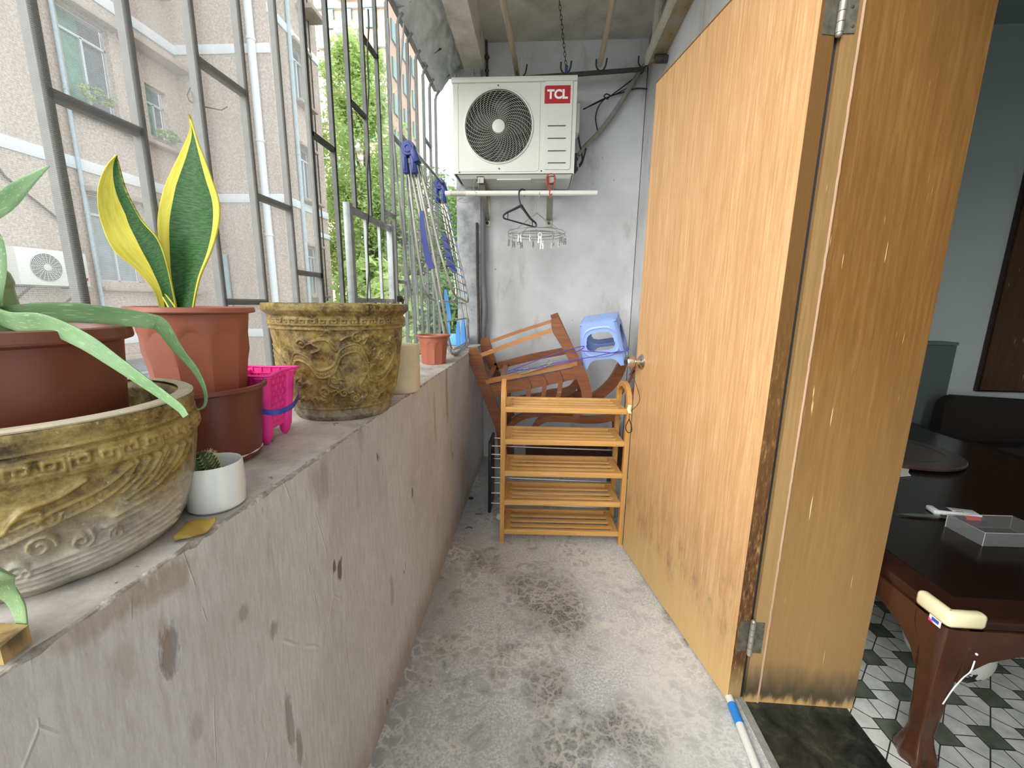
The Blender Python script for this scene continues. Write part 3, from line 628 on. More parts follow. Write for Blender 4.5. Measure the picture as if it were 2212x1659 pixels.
# raised rims of the two front fields
def rr_loop(x0, x1, z0, z1, r_, y, n=6):
    P = []
    for cx_, cz_, a0 in ((x1 - r_, z1 - r_, 0), (x0 + r_, z1 - r_, PI / 2), (x0 + r_, z0 + r_, PI), (x1 - r_, z0 + r_, 1.5 * PI)):
        for k in range(n + 1): a = a0 + PI / 2 * k / n; P.append((cx_ + r_ * math.cos(a), y, cz_ + r_ * math.sin(a)))
    return P
fx1 = at(1167, 200, AYF).x; px0 = at(1177, 200, AYF).x; px1 = at(1237, 200, AYF).x; fz0 = at(1077, 374, AYF).z + .01; fz1 = at(1077, 180, AYF).z
mb = MB(); mb.tube(rr_loop(ax0 + .03, fx1, fz0, fz1 + .005, .02, AYF - .001), .0022, 6, closed=True); build('fan_field_rim', mb, M['acwhite'], ac, 60)
mb = MB(); mb.prism(rr_loop(px0, px1, fz0 + .008, fz1 + .008, .014, AYF), (0, -.007, 0)); dp = build('service_panel', mb, M['acwhite'], ac, 30)
for zz in (272, 299, 326, 352):
    a = at(1183, zz, AYF - .008); b_ = at(1222, zz, AYF - .008); mb = MB(); mb.box(((a.x + b_.x) / 2, AYF - .0085, a.z), (b_.x - a.x, .005, .004)); build('louvre_slot', mb, M['iron'], dp, 0)
# sticker with lettering
s0 = at(1176, 224, AYF - .0075); s1 = at(1233, 184, AYF - .0075); r_ = .012; y = AYF - .0076
P = [(s0.x, y, s0.z), (s1.x, y, s0.z), (s1.x, y, s1.z)] + [(s0.x + r_ - r_ * math.sin(a), y, s1.z - r_ + r_ * math.cos(a)) for a in (0, .4, .8, 1.2, PI / 2)]
mb = MB(); mb.prism(P, (0, -.0008, 0)); stk = build('brand_sticker', mb, M['red'], ac, 0, label='red brand sticker')
mb = text_mb('TCL', .068, ((s0.x + s1.x) / 2, y - .0012, (s0.z + s1.z) / 2 - .001), (1, 0, 0), (0, 0, 1), .0004, bold=.0028)
build('lettering', mb, M['white'], stk, 0, label='white letters TCL')
# fan opening: ring, wires, hub, dark inside, blades
mb = MB(); mb.torus((fc.x, AYF - .002, fc.z), FR + .004, .0055, 96, 8, (0, 1, 0)); build('fan_ring', mb, M['acwhite'], ac, 60)
mb = MB(); mb.lathe([(.001, 0), (FR - .002, 0), (FR - .002, .10), (FR - .006, .10), (FR - .006, .004), (.001, .004)], (fc.x, AYF + .12, fc.z), 48, rot=Matrix.Rotation(PI / 2, 3, 'X')); build('fan_housing', mb, M['acdark'], ac, 40)
mb = MB()
for q in range(5):
    a0 = q * 2 * PI / 5
    def bl(u, v_, a0=a0): r_ = .05 + .14 * v_; a = a0 + (u - .5) * .8 + v_ * .35; return (fc.x + r_ * math.cos(a), AYF + .07 + .03 * (u - .5), fc.z + r_ * math.sin(a))
    mb.grid(bl, 8, 6)
o = build('fan_blades', mb, M['acdark'], ac, 60); s_ = o.modifiers.new('s', 'SOLIDIFY'); s_.thickness = .003
mb = MB()
for k in range(17): rk = .042 + k * (FR - .044) / 16.5; mb.torus((fc.x, AYF + .002, fc.z), rk, .0010, 72, 4, (0, 1, 0))
for k in range(36):
    a0 = 2 * PI * k / 36; mb.tube([(fc.x + (.036 + (FR - .036) * t_) * math.cos(a0 - 1.05 * t_ ** .9), AYF - .001 - .004 * math.sin(t_ * PI), fc.z + (.036 + (FR - .036) * t_) * math.sin(a0 - 1.05 * t_ ** .9)) for t_ in np.linspace(0, 1, 15)], .0010, 4)
build('fan_guard', mb, M['wire'], ac, 60)
mb = MB(); mb.lathe([(.001, -.006), (.030, -.006), (.038, -.003), (.040, .004), (.001, .004)], (fc.x, AYF - .004, fc.z), 32, rot=Matrix.Rotation(-PI / 2, 3, 'X')); build('guard_hub', mb, M['acwhite'], ac, 40)
for p in (at(1076, 184, AYF - .006), at(1078, 364, AYF - .006), at(992, 372, AYF - .003), at(1169, 369, AYF - .003)): mb = MB(); mb.ball(p, .004, 10); build('screw', mb, M['iron'], ac)
mb = MB(); mb.box((ax1 + .018, 2.90, 2.34), (.028, .10, .17), bevel=.008); build('side_handle', mb, M['acwhite'], ac, 30)
mb = MB(); vx = ax1 + .02
mb.tube([(vx - .015, 2.93, 2.07), (vx + .02, 2.93, 2.07)], .012, 12); mb.tube([(vx - .015, 2.93, 2.13), (vx + .018, 2.93, 2.13)], .010, 12); mb.box((vx, 2.92, 2.10), (.02, .05, .11), bevel=.004); build('valves', mb, M['iron'], ac)
# wall brackets
for i, px_ in enumerate((1040, 1188)):
    xb = (-.393, .045)[i]; t_ = thing('wall_bracket', (xb, 3.1, 1.77), ('left galvanised steel wall bracket under the air conditioner', 'right galvanised steel wall bracket under the air conditioner with red cord on its arm')[i], 'bracket', 'brackets under the air conditioner')
    mb = MB(); mb.box((xb, 2.92, 1.972), (.042, .36, .005)); mb.box((xb - .019, 2.92, 1.957), (.004, .36, .032)); mb.box((xb, 2.742, 1.955), (.042, .004, .038)); build('arm', mb, M['galv'], t_, 0)
    mb = MB(); mb.box((xb, 3.096, 1.86), (.042, .006, .24)); build('wall_plate', mb, M['galv'], t_, 0)
    mb = MB(); mb.bar((xb, 2.80, 1.945), (xb, 3.09, 1.785), .010, .036, up=(1, 0, 0)); build('brace', mb, M['galv'], t_, 0)
    mb = MB(); mb.ball((xb, 3.09, 1.765), .011, 10); build('bolt', mb, M['iron'], t_)
# white pole under the unit, tied with wire and red cord
RY = 2.70; ra = at(962, 420, RY); rb = at(1290, 415, RY); rb.z = ra.z = (ra.z + rb.z) / 2
mb = MB(); mb.tube([ra, rb], .0155, 16); r = build('clothes_pole', mb, M['rod'], origin=(ra + rb) / 2); tag(r, 'white plastic clothes pole slung under the air conditioner', 'pole')
mb = MB(); q = Vector((.045, RY, ra.z)); mb.tube(path([(.026, 2.738, 1.985), (.022, 2.712, 1.92), (.045, RY - .018, ra.z - .016), (.068, 2.715, 1.92), (.062, 2.738, 1.985)]), .003, 6)
mb.tube(path([(.030, 2.735, 1.97), (.035, 2.69, 1.90), (.043, RY - .02, ra.z - .04)]), .0025, 6); mb.torus((.045, 2.738, 1.96), .028, .0025, 20, 6, (0, 1, 0)); tag(build('red_cord', mb, plain('red_cord_fibre', 'b0433f', .7), origin=q), 'red cord tying the white pole to the right bracket', 'cord')
mb = MB(); q = Vector((-.41, RY, ra.z)); mb.tube(path([(-.425, 2.738, 1.97), (-.43, 2.70, 1.90), (-.41, RY - .018, ra.z), (-.40, 2.71, 1.9), (-.40, 2.738, 1.96)]), .0013, 6)
mb.tube(path([(-.41, RY - .018, ra.z - .01), (-.47, RY + .03, ra.z - .045), (-.54, RY + .06, ra.z - .03), (-.50, RY + .02, ra.z - .02)]), .0012, 6); tag(build('tie_wire', mb, M['galv'], origin=q), 'thin wire tying the white pole to the left bracket', 'wire')
mb = MB()
for k in range(12): mb.torus((ra.x + .10 - k * .008 + .02, RY, ra.z), .017, .0012, 14, 5, (1, .3, 0))
tag(build('wire_coil', mb, M['galv'], origin=ra), 'wire wound around the left end of the white pole', 'wire')
# black hanger
hp = lambda x, y, d=0: at(x, y, RY + d)
hk = at(1128, 412, RY); t_ = thing('clothes_hanger', (hk.x, RY, ra.z + .018), 'black plastic clothes hanger on the white pole', 'hanger')
HZ = ra.z
mb = MB(); mb.tube(path([hp(1133, 424, .0), hp(1134, 412, -.005) , hp(1127, 409, -.01), hp(1121, 415, -.018), hp(1122, 432, -.02), hp(1126, 446, -.02)]), .0045, 8); build('hook', mb, M['black'], t_)
mb = MB(); mb.tube(path([hp(1126, 442, -.02), hp(1127, 450, -.02)], 2) + [], .007, 8)
mb.tube(path([hp(1126, 444, -.02), hp(1110, 452, -.02), hp(1092, 461, -.02), hp(1087, 467, -.02), hp(1090, 473, -.02)], 5), [.0085 - .0002 * k for k in range(21)], 8)
mb.tube(path([hp(1126, 444, -.02), hp(1134, 456, -.02), hp(1146, 472, -.02), hp(1157, 482, -.02), hp(1158, 490, -.02)], 5), [.0085 - .0002 * k for k in range(21)], 8)
mb.tube([hp(1089, 472, -.02), hp(1157, 491, -.02)], .0045, 8); build('shoulders', mb, M['black'], t_)
for a, b in ((1097, 460), (1150, 477)): mb = MB(); mb.tube([hp(a, b, -.02), hp(a, b + 13, -.02)], .003, 6); build('strap_notch', mb, M['black'], t_)
# clip ring
rc = at(1159, 506, RY); RR = .178; t_ = thing('clip_ring_hanger', (rc.x, RY, ra.z + .016), 'wire ring clip hanger with small steel pegs on the white pole', 'hanger')
hub = at(1159, 460, RY); mb = MB(); mb.tube(path([hp(1157, 424, 0), hp(1163, 413, 0), hp(1165, 420, -.02), hp(1160, 438, -.01), hp(1159, 452, 0)]), .002, 6); build('hook', mb, M['steel'], t_)
mb = MB(); mb.torus((rc.x, RY, rc.z + .01), RR, .002, 48, 6); mb.torus((rc.x, RY, rc.z - .008), RR - .002, .0016, 48, 6); mb.torus((rc.x, RY, rc.z), RR * .62, .0016, 40, 6)
for a in (0, PI / 2): mb.tube([(rc.x - RR * math.cos(a), RY - RR * math.sin(a), rc.z + .005), (rc.x + RR * math.cos(a), RY + RR * math.sin(a), rc.z + .005)], .0015, 6)
build('ring', mb, M['steel'], t_)
mb = MB()
for a in (.5, 2.2, 4.0, 5.5):
    e = Vector((rc.x + RR * math.cos(a), RY + RR * math.sin(a), rc.z + .01)); n_ = 14
    mb.tube([hub.lerp(e, k / n_) + Vector((.003 * (k % 2), 0, 0)) for k in range(n_ + 1)], .0014, 5)
mb.ball(hub, .005); build('chain', mb, M['steel'], t_)
for k in range(16):
    a = 2 * PI * k / 16 + .2; rr_ = RR if k % 4 else RR * .62; p = Vector((rc.x + rr_ * math.cos(a), RY + rr_ * math.sin(a), rc.z - .008)); c_, s_ = math.cos(a + k), math.sin(a + k)
    mb = MB(); mb.torus(p + Vector((0, 0, -.012)), .011, .0012, 14, 5, (c_, s_, 0))
    for s2 in (-1, 1): mb.bar(p + Vector((s2 * .006 * s_, -s2 * .006 * c_, -.022)), p + Vector((s2 * .009 * s_, -s2 * .009 * c_, -.058)), .008, .002, up=(c_, s_, 0))
    mb.ball(p + Vector((0, 0, -.04)), .005, 8); build('peg', mb, M['steel'], t_, 40)
# hook rail, hooks, chain, bamboo poles
t_ = thing('hook_rail', (.1, 2.95, 2.63), 'dark iron hook rail hanging on a chain above the air conditioner', 'rail')
mb = MB(); mb.bar((-.405, 2.95, 2.60), (.61, 2.95, 2.650), .016, .022); build('rail', mb, M['iron'], t_, 0)
for x in (-.16, .12, .34, .60):
    mb = MB(); z = 2.613 + .05 * (x + .1); mb.tube(path([(x - .03, 2.95, z + .075), (x - .028, 2.945, z + .03), (x, 2.94, z + .004), (x + .026, 2.945, z + .03), (x + .036, 2.95, z + .08)]), .005, 8); build('hook', mb, M['iron'], t_)
c0 = Vector((.125, 2.95, 2.66)); c1 = Vector((.062, 2.73, 2.9)); n_ = 15; t_ = thing('hanging_chain', c1, 'thin steel chain from the ceiling down to the hook rail', 'chain')
dv = (c1 - c0) / n_
for k in range(n_):
    mb = MB(); a = c0 + dv * (k + .5); ax = dv.normalized(); u_ = Vector((1, 0, 0)) if k % 2 else Vector((0, 1, 0)); u_ = (u_ - ax * u_.dot(ax)).normalized()
    mb.tube([a + ax * (dv.length * .64) * math.cos(q) + u_ * .0065 * math.sin(q) for q in np.linspace(0, 2 * PI, 14)[:-1]], .0018, 5, closed=True); build('link', mb, M['iron'], t_)
mb = MB(); mb.tube([(.125, 2.945, 2.63), (.125, 2.945, 2.675)], .010, 10); build('blue_tape_wrap', mb, M['bluep'], t_, label='blue tape at the lower end')
for nm, a, b in (('left', (-.19, 3.02, 2.665), (-.226, 2.33, 2.672)), ('right', (.325, 2.90, 2.655), (.314, 2.34, 2.665))):
    a = Vector(a); b = Vector(b); dv = (b - a); e = a + dv * 2.6; e.z = 2.68; mb = MB(); pts = []; rr_ = []; n_ = 50
    for k in range(n_ + 1):
        f = k / n_; node = abs((f * 7) % 1 - .5); pts.append(a.lerp(e, f) + Vector((.004 * math.sin(f * 9), 0, .003 * math.sin(f * 7)))); rr_.append(.0165 + (.0025 if node < .05 else 0))
    mb.tube(pts, rr_, 14); tag(build('bamboo_pole', mb, M['bamboo'], origin=a), f'dry bamboo pole resting on the hook rail, {nm} one of the two', 'pole', 'bamboo poles under the ceiling')
# ceiling lamp stub at top right
mb = MB(); p = at(1400, 2, 2.45); mb.box((p.x + .03, 2.45, 2.87), (.12, .16, .05), bevel=.01); mb.box((p.x - .03, 2.52, 2.885), (.10, .1, .03), bevel=.006); tag(build('ceiling_fitting', mb, M['iron'], origin=(p.x, 2.45, 2.9)), 'dark grey fitting fixed under the ceiling above the door', 'ceiling fitting')
# refrigerant pipe and cables
P = [at(1250, 335, 2.98), at(1262, 318, 3.0), at(1290, 290, 3.05), at(1325, 245, 3.06), at(1360, 190, 3.06), at(1385, 150, 3.05), at(1405, 128, 3.0), at(1420, 105, 2.98)]
mb = MB(); mb.tube(path(P), .015, 12); tag(build('insulated_pipe', mb, M['pipe'], origin=P[0]), 'taped insulated pipe rising from the air conditioner to the right wall', 'pipe')
P = [at(1260, 236, 2.96), at(1290, 222, 3.02), at(1318, 208, 3.06), at(1350, 198, 3.08), at(1375, 191, 3.08), at(1402, 192, 3.08)]
mb = MB(); mb.tube(path(P), .004, 8); mb.tube(path([P[2], at(1350, 184, 3.07), at(1375, 165, 3.06), at(1388, 156, 3.04)]), .004, 8); mb.tube(path([P[0], at(1300, 215, 3.03), at(1330, 203, 3.07), at(1365, 185, 3.07)]), .003, 8)
mb.tube(path([at(1318, 206, 3.05), at(1312, 214, 3.03), at(1305, 208, 3.04), at(1310, 203, 3.05), at(1318, 206, 3.05)], 5), .004, 8)
mb.tube(path([at(1308, 212, 3.05), at(1294, 228, 3.06), at(1287, 250, 3.06), at(1288, 268, 3.06), at(1292, 286, 3.05)]), .004, 8); tag(build('cable_bundle', mb, M['blackrub'], origin=P[2]), 'black cables knotted behind the air conditioner', 'cable')
P = [at(1247, 280, 2.95), at(1250, 300, 2.97), at(1255, 325, 2.98), at(1258, 345, 2.97), at(1252, 356, 2.95)]
mb = MB(); mb.tube(path(P), .006, 8); mb.tube(path([at(1266, 320, 2.98), at(1258, 350, 2.99), at(1252, 360, 2.96)]), .005, 8); tag(build('power_cable', mb, M['blackrub'], origin=P[2]), 'black cable looping at the right side of the air conditioner', 'cable')
# drain pipe at the column, thin pipe
mb = MB(); mb.tube(path([(-.428, 3.055, 1.97), (-.428, 3.055, 1.7), (-.425, 3.055, 1.4), (-.41, 3.055, 1.15), (-.424, 3.055, .95), (-.42, 3.055, .5)]), .026, 14); tag(build('drain_pipe', mb, M['greypipe'], origin=(-.412, 3.065, .9)), 'grey drain pipe in the corner between column and back wall', 'pipe')
mb = MB(); mb.tube(path([(-.455, 3.008, 1.75), (-.452, 3.008, 1.4), (-.447, 3.008, 1.2), (-.442, 3.006, .905)]), .009, 10); tag(build('thin_pipe', mb, M['iron'], origin=(-.442, 3.006, .905)), 'thin rusty brown pipe down the front of the grey column', 'pipe')
mb = MB(); mb.tube(path([(-.40, 3.075, 2.9), (-.395, 3.075, 2.7), (-.4, 3.08, 2.55)]), .008, 8); mb.ball((-.395, 3.07, 2.80), .016, 10); mb.ball((-.395, 3.07, 2.72), .014, 10); tag(build('corner_conduit', mb, M['iron'], origin=(-.395, 3.075, 2.7)), 'dark thin conduit in the ceiling corner above the air conditioner', 'conduit')
# ------------------------------------------------------------------ pots
def seg_dist(P, S):          # P (N,2), S list of polylines -> min distance
    D = np.full(len(P), 9.0)
    for pl in S:
        pl = np.array(pl, float)
        for a, b in zip(pl[:-1], pl[1:]):
            lo = np.minimum(a, b) - .012; hi = np.maximum(a, b) + .012
            mk = np.where((P[:, 0] > lo[0]) & (P[:, 0] < hi[0]) & (P[:, 1] > lo[1]) & (P[:, 1] < hi[1]))[0]
            if len(mk) == 0: continue
            d = b - a; L = d @ d + 1e-12; q = P[mk] - a; t_ = np.clip(q @ d / L, 0, 1); dist = np.linalg.norm(q - t_[:, None] * d, axis=1)
            D[mk] = np.minimum(D[mk], dist)
    return D
def spiral(cx_, cz_, r_, turns, sg=1, ph=0, n=26):
    return [(cx_ + r_ * (1 - .8 * k / n) * math.cos(ph + sg * turns * 2 * PI * k / n), cz_ + r_ * (1 - .8 * k / n) * math.sin(ph + sg * turns * 2 * PI * k / n)) for k in range(n + 1)]
def wave(pts, n=8): return [(p.x, p.y) for p in path([(a, b, 0) for a, b in pts], n)]
def ornate(z0, z1, R_, tc_, seed):
    """key band z0..; dragon and clouds below, centred on angle tc_; coordinates (s, z)"""
    S = []; h = z1 - z0; rng = random.Random(seed); p_ = 2 * PI * R_ / 24
    for k in range(24):
        x = -PI * R_ + k * p_; q = lambda a, b: (x + a * p_, z0 + b * h)
        S.append([q(.0, .1), q(.42, .1), q(.42, .9), q(.08, .9), q(.08, .4), q(.27, .4), q(.27, .62)]); S.append([q(.92, .1), q(.5, .1), q(.5, .9), q(.84, .9), q(.84, .4), q(.65, .4), q(.65, .62)])
    return S
def pot_relief(name, c, prof, strokes, R_, tc_, mat, parent, amp=.0065, wd=.0026, rings=(), n=560, lo=.03, hi=1, lump=.0015, scales=None):
    pr = [prof[0]]
    for a, b in zip(prof, prof[1:]):
        L = math.hypot(b[0] - a[0], b[1] - a[1]); k = max(1, int(L / .0019)); pr += [(a[0] + (b[0] - a[0]) * i / k, a[1] + (b[1] - a[1]) * i / k) for i in range(1, k + 1)]
    pr = np.array(pr); nr = len(pr); tan = np.gradient(pr, axis=0); tan /= np.linalg.norm(tan, axis=1)[:, None] + 1e-9; nrm = np.stack([tan[:, 1], -tan[:, 0]], 1)
    th = np.linspace(0, 2 * PI, n, endpoint=False); TH, ZZ = np.meshgrid(th, pr[:, 1]); TH = TH.ravel(); ZZ = ZZ.ravel()
    s_ = ((TH - tc_ + PI) % (2 * PI) - PI) * R_; D = seg_dist(np.stack([s_, ZZ], 1), strokes); Hh = np.exp(-(D / wd) ** 2)
    for zr, wr, ar in rings: Hh = Hh + ar * np.exp(-((ZZ - zr) / wr) ** 2)
    if scales:
        pl, w_ = scales; Db = seg_dist(np.stack([s_, ZZ], 1), [pl]); inb = np.clip(1 - Db / w_, 0, 1) ** .5
        Hh = np.maximum(Hh, inb * (.45 + .35 * np.abs(np.sin(s_ * 520) * np.sin(ZZ * 560 + s_ * 120))))
    rad = np.repeat(pr[:, 0], n); N = np.repeat(nrm, n, 0); i_in = np.repeat(np.arange(nr), n)
    top = int(np.argmax(pr[:, 1])); Hh = np.where((i_in > top) | (ZZ < lo), 0, Hh)
    lum = np.array([noise.noise(Vector((math.cos(a) * 5, math.sin(a) * 5, z * 26 + 5))) for a, z in zip(TH, ZZ)]) * lump
    r2 = rad + N[:, 0] * (Hh * amp + lum); z2 = ZZ + N[:, 1] * (Hh * amp + lum) * .6
    V = np.stack([r2 * np.cos(TH) + c[0], r2 * np.sin(TH) + c[1], z2 + c[2]], 1)
    Fc = []
    for j in range(nr - 1):
        a = j * n
        for k in range(n): k2 = (k + 1) % n; Fc.append((a + k, a + k2, a + n + k2, a + n + k))
    o0 = Vector(parent.location); V = V - np.array(o0)
    me = bpy.data.meshes.new(name); me.from_pydata(V.tolist(), [], Fc); me.shade_smooth(); me.update()
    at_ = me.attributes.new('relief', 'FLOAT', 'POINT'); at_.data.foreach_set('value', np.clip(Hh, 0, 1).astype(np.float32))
    me.materials.append(mat); o = bpy.data.objects.new(name, me); COL.objects.link(o); o.parent = parent; return o
# dragon pot in the middle
c = Vector((-.532, 1.075, .906)); tc_ = math.atan2(-1.075, .532); t_ = thing('glazed_pot', c, 'large ochre glazed ceramic pot with a dragon relief standing beside the pink bucket', 'plant pot', 'ochre dragon pots on the parapet')
prof = [(.001, .0), (.118, .0), (.124, .012), (.1235, .032), (.130, .040), (.140, .075), (.1505, .13), (.158, .19), (.1615, .225), (.163, .236), (.1615, .250), (.163, .258), (.172, .266), (.178, .272), (.179, .282), (.176, .288), (.155, .289), (.150, .284), (.146, .20), (.120, .04)]
S = ornate(.238, .254, .162, tc_, 3)
body = wave([(-.125, .135), (-.105, .165), (-.075, .155), (-.055, .125), (-.02, .135), (.0, .175), (.035, .185), (.055, .155), (.065, .115), (.10, .105), (.13, .13), (.15, .17)])
S += [[(a, b + .009) for a, b in body], [(a, b - .009) for a, b in body]]
S += [wave([(-.012, .18), (-.03, .205), (-.06, .20), (-.045, .185), (-.065, .175)]), wave([(.0, .205), (.02, .215), (.045, .205), (.06, .215), (.05, .195)]), wave([(-.02, .135), (-.035, .10), (-.01, .085), (-.028, .07)]), wave([(.055, .12), (.04, .09), (.06, .07), (.045, .055)])]
for a, b, r_, sg in ((.035, .21, .013, 1), (-.045, .08, .014, -1), (.0, .075, .012, 1), (-.11, .10, .012, 1), (-.085, .195, .012, -1), (.095, .165, .013, 1), (.03, .06, .011, -1), (.09, .065, .012, 1), (-.13, .06, .011, -1), (.13, .20, .012, 1), (-.04, .225, .008, 1), (-.075, .06, .009, 1), (.06, .14, .010, -1), (-.02, .11, .009, -1)):
    S.append(spiral(a, b, r_, 1.4, sg, a * 40)); S.append([(a + r_, b), (a + r_ * 1.9, b + r_ * .3), (a + r_ * 2.4, b - r_ * .2)])
for k in range(9): S.append(wave([(.11 + .008 * k, .20 - .008 * k), (.135 + .006 * k, .19 - .012 * k), (.15 + .004 * k, .165 - .012 * k)]))
for k in range(8): S.append(wave([(-.19 - .01 * k, .19 - .015 * k), (-.165 - .008 * k, .175 - .015 * k), (-.15 - .004 * k, .15 - .01 * k)], 4))
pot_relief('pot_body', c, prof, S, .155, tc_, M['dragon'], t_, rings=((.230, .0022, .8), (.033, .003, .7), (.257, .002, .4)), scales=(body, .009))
mb = MB(); mb.lathe([(.001, .262), (.150, .262), (.150, .255), (.001, .25)], c, 40); build('soil', mb, M['soil'], t_)
# big dragon pot on the left with worn foot
c = Vector((-.580, .415, .906)); tc_ = math.atan2(-.415, .580); t_ = thing('glazed_pot', c, 'big worn ochre dragon relief pot at the left holding the aloe pot', 'plant pot', 'ochre dragon pots on the parapet')
prof = [(.001, .0), (.122, .0), (.132, .010), (.142, .028), (.152, .06), (.159, .095), (.1615, .125), (.160, .148), (.159, .155), (.163, .160), (.1645, .168), (.163, .174), (.143, .175), (.138, .168), (.134, .10), (.118, .03), (.001, .025)]; prof = [(a * .935, b) for a, b in prof]
S = ornate(.131, .1445, .160, tc_, 5)
b1 = wave([(-.17, .05), (-.13, .075), (-.09, .06), (-.05, .072), (.0, .088), (.04, .098), (.07, .115)])
S += [[(a, b + .006) for a, b in b1], [(a, b - .006) for a, b in b1], wave([(-.03, .085), (-.015, .102), (.01, .108), (.03, .118)]), wave([(-.03, .085), (-.02, .096), (-.005, .096), (-.008, .088)]), wave([(.06, .085), (.09, .10), (.11, .125)]), wave([(.06, .08), (.10, .09), (.13, .11)]), wave([(.05, .07), (.09, .078), (.13, .09)]), wave([(.04, .062), (.08, .066), (.12, .07)])]
for k in range(7): S.append(wave([(.045 + k * .012, .094), (.062 + k * .013, .106), (.075 + k * .013, .122)], 4))
for a, b, r_, sg in ((-.01, .062, .012, 1), (.02, .055, .010, -1), (-.06, .045, .012, 1), (-.09, .10, .012, -1), (-.13, .11, .011, 1), (-.12, .04, .012, 1), (-.16, .09, .011, -1), (-.03, .04, .010, 1), (.05, .05, .009, 1), (-.06, .09, .010, 1), (-.20, .06, .012, 1), (-.0, .088, .008, -1)):
    S.append(spiral(a, b, r_, 1.4, sg, a * 30))
for k in range(5): S.append(wave([(-.10, .018 + k * .005), (.0, .016 + k * .0065), (.08, .022 + k * .007), (.14, .022 + k * .010)]))
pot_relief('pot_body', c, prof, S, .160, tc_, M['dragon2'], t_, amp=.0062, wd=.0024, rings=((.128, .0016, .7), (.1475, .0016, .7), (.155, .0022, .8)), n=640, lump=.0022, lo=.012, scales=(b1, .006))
mb = MB(); mb.lathe([(.1345, .1745), (.1520, .1745), (.1530, .1765), (.150, .1785), (.137, .1780)], c, 90, mod=lambda a, z, j: 1 + .004 * noise.noise(Vector((math.cos(a) * 6, math.sin(a) * 6, 1))), close=False); build('pot_rim', mb, M['potrim'], t_)
# plastic pots
def facets(nf, z_lo, z_hi, r0):
    def f(a, z, j):
        k = 2 * PI / nf; d = (a % k) - k / 2; g_ = math.cos(k / 2) / math.cos(d); g_ = g_ / ((math.cos(k / 2) + 1) / 2 + .0)
        arch = z_hi - .018 * (2 * d / k) ** 2 * 1.6; w_ = min(1, max(0, (arch - z) / .006)) * min(1, max(0, (z - z_lo + .01) / .01)); return 1 + (g_ - 1) * 1.25 * w_ - .012 * w_
    return f
def plastic_pot(c, rb, rt, h, rim, mat, label, nf=0, soil=True, rot=0):
    c = Vector(c); t_ = thing('plastic_pot', c, label, 'plant pot'); steps = 26
    prof = [(.001, 0), (rb, 0)] + [(rb + (rt - rb) * k / steps, h * .93 * k / steps) for k in range(1, steps + 1)]
    mb = MB(); mb.lathe(prof + [(rt - .004, h * .93), (rt - .006, h * .5), (rb - .004, .006), (.001, .006)], c, 120 if nf else 64, mod=facets(nf, .0, h * .78, rt) if nf else None, close=False); build('pot_body', mb, mat, t_, 28)
    mb = MB(); mb.lathe([(rt - .005, h * .93), (rt, h * .925), (rt + rim, h * .94), (rt + rim + .001, h * .95), (rt + rim, h * .995), (rt + rim - .003, h), (rt + .001, h), (rt - .002, h * .985), (rt - .005, h * .93)], c, 72, close=False); build('pot_rim', mb, mat, t_, 28)
    if soil: mb = MB(); mb.lathe([(.001, h * .86), (rt - .006, h * .86), (rt - .008, h * .82), (.001, h * .8)], c, 32, close=False); build('soil', mb, M['soil'], t_)
    return t_
plastic_pot((-.585, .405, .934), .088, .103, .234, .009, M['terra_d'], 'dark brown plastic pot with the aloe, standing inside the big dragon pot')
mb = MB(); mb.lathe([(.001, 0), (.062, 0), (.078, .008), (.084, .014), (.082, .016), (.074, .010), (.001, .004)], (-.612, .70, .906), 60, mod=lambda a, z, j: 1 + .012 * math.sin(a * 15) * (z > .006)); tag(build('saucer', mb, M['saucer'], origin=(-.612, .70, .906)), 'cream scalloped saucer under the stacked brown pots', 'saucer')
plastic_pot((-.612, .70, .913), .082, .094, .135, .0065, M['terra_d'], 'dark brown plastic pot under the snake plant pot, standing on the saucer', soil=True)
plastic_pot((-.612, .70, 1.032), .066, .083, .155, .0100, M['terra_l'], 'red brown fluted plastic pot holding the snake plant', nf=10)
plastic_pot((-.52, 2.0, .906), .058, .072, .140, .010, M['terra_l'], 'small empty terracotta coloured pot in front of the drying rack', nf=10, soil=False)
# cup with cactus
c = Vector((-.462, .527, .906)); mb = MB(); mb.lathe([(.001, .0), (.031, .0), (.0355, .004), (.0375, .03), (.0370, .064), (.0355, .067), (.0335, .064), (.034, .03), (.030, .02), (.001, .02)], c, 48); r = build('ceramic_cup', mb, M['ceramic'], origin=c); tag(r, 'white ceramic cup with a small cactus beside the big dragon pot', 'cup')
mb = MB(); mb.lathe([(.001, .046), (.034, .046), (.034, .042), (.001, .04)], c, 24); build('soil', mb, M['soil'], r)
cc = c + Vector((-.008, .0, .045)); axd = Vector((-.25, -.1, 1)).normalized(); u_ = axd.orthogonal().normalized(); v_ = axd.cross(u_)
rt_ = Matrix((u_, v_, axd)).transposed(); cprof = [(.001, 0), (.014, .0), (.0165, .01), (.0165, .02), (.014, .029), (.008, .034), (.001, .035)]
ct = thing('cactus', cc, 'small green spiny cactus in the white cup', 'cactus')
mb = MB(); mb.lathe(cprof, cc, 60, mod=lambda a, z, j: 1 + .09 * math.cos(a * 12), rot=rt_); mb.lathe([(q * .75, z * .55) for q, z in cprof], cc + Vector((-.014, .002, .0)), 48, mod=lambda a, z, j: 1 + .09 * math.cos(a * 10), rot=rt_); build('stem', mb, M['cactus'], ct, 60)
mb = MB()
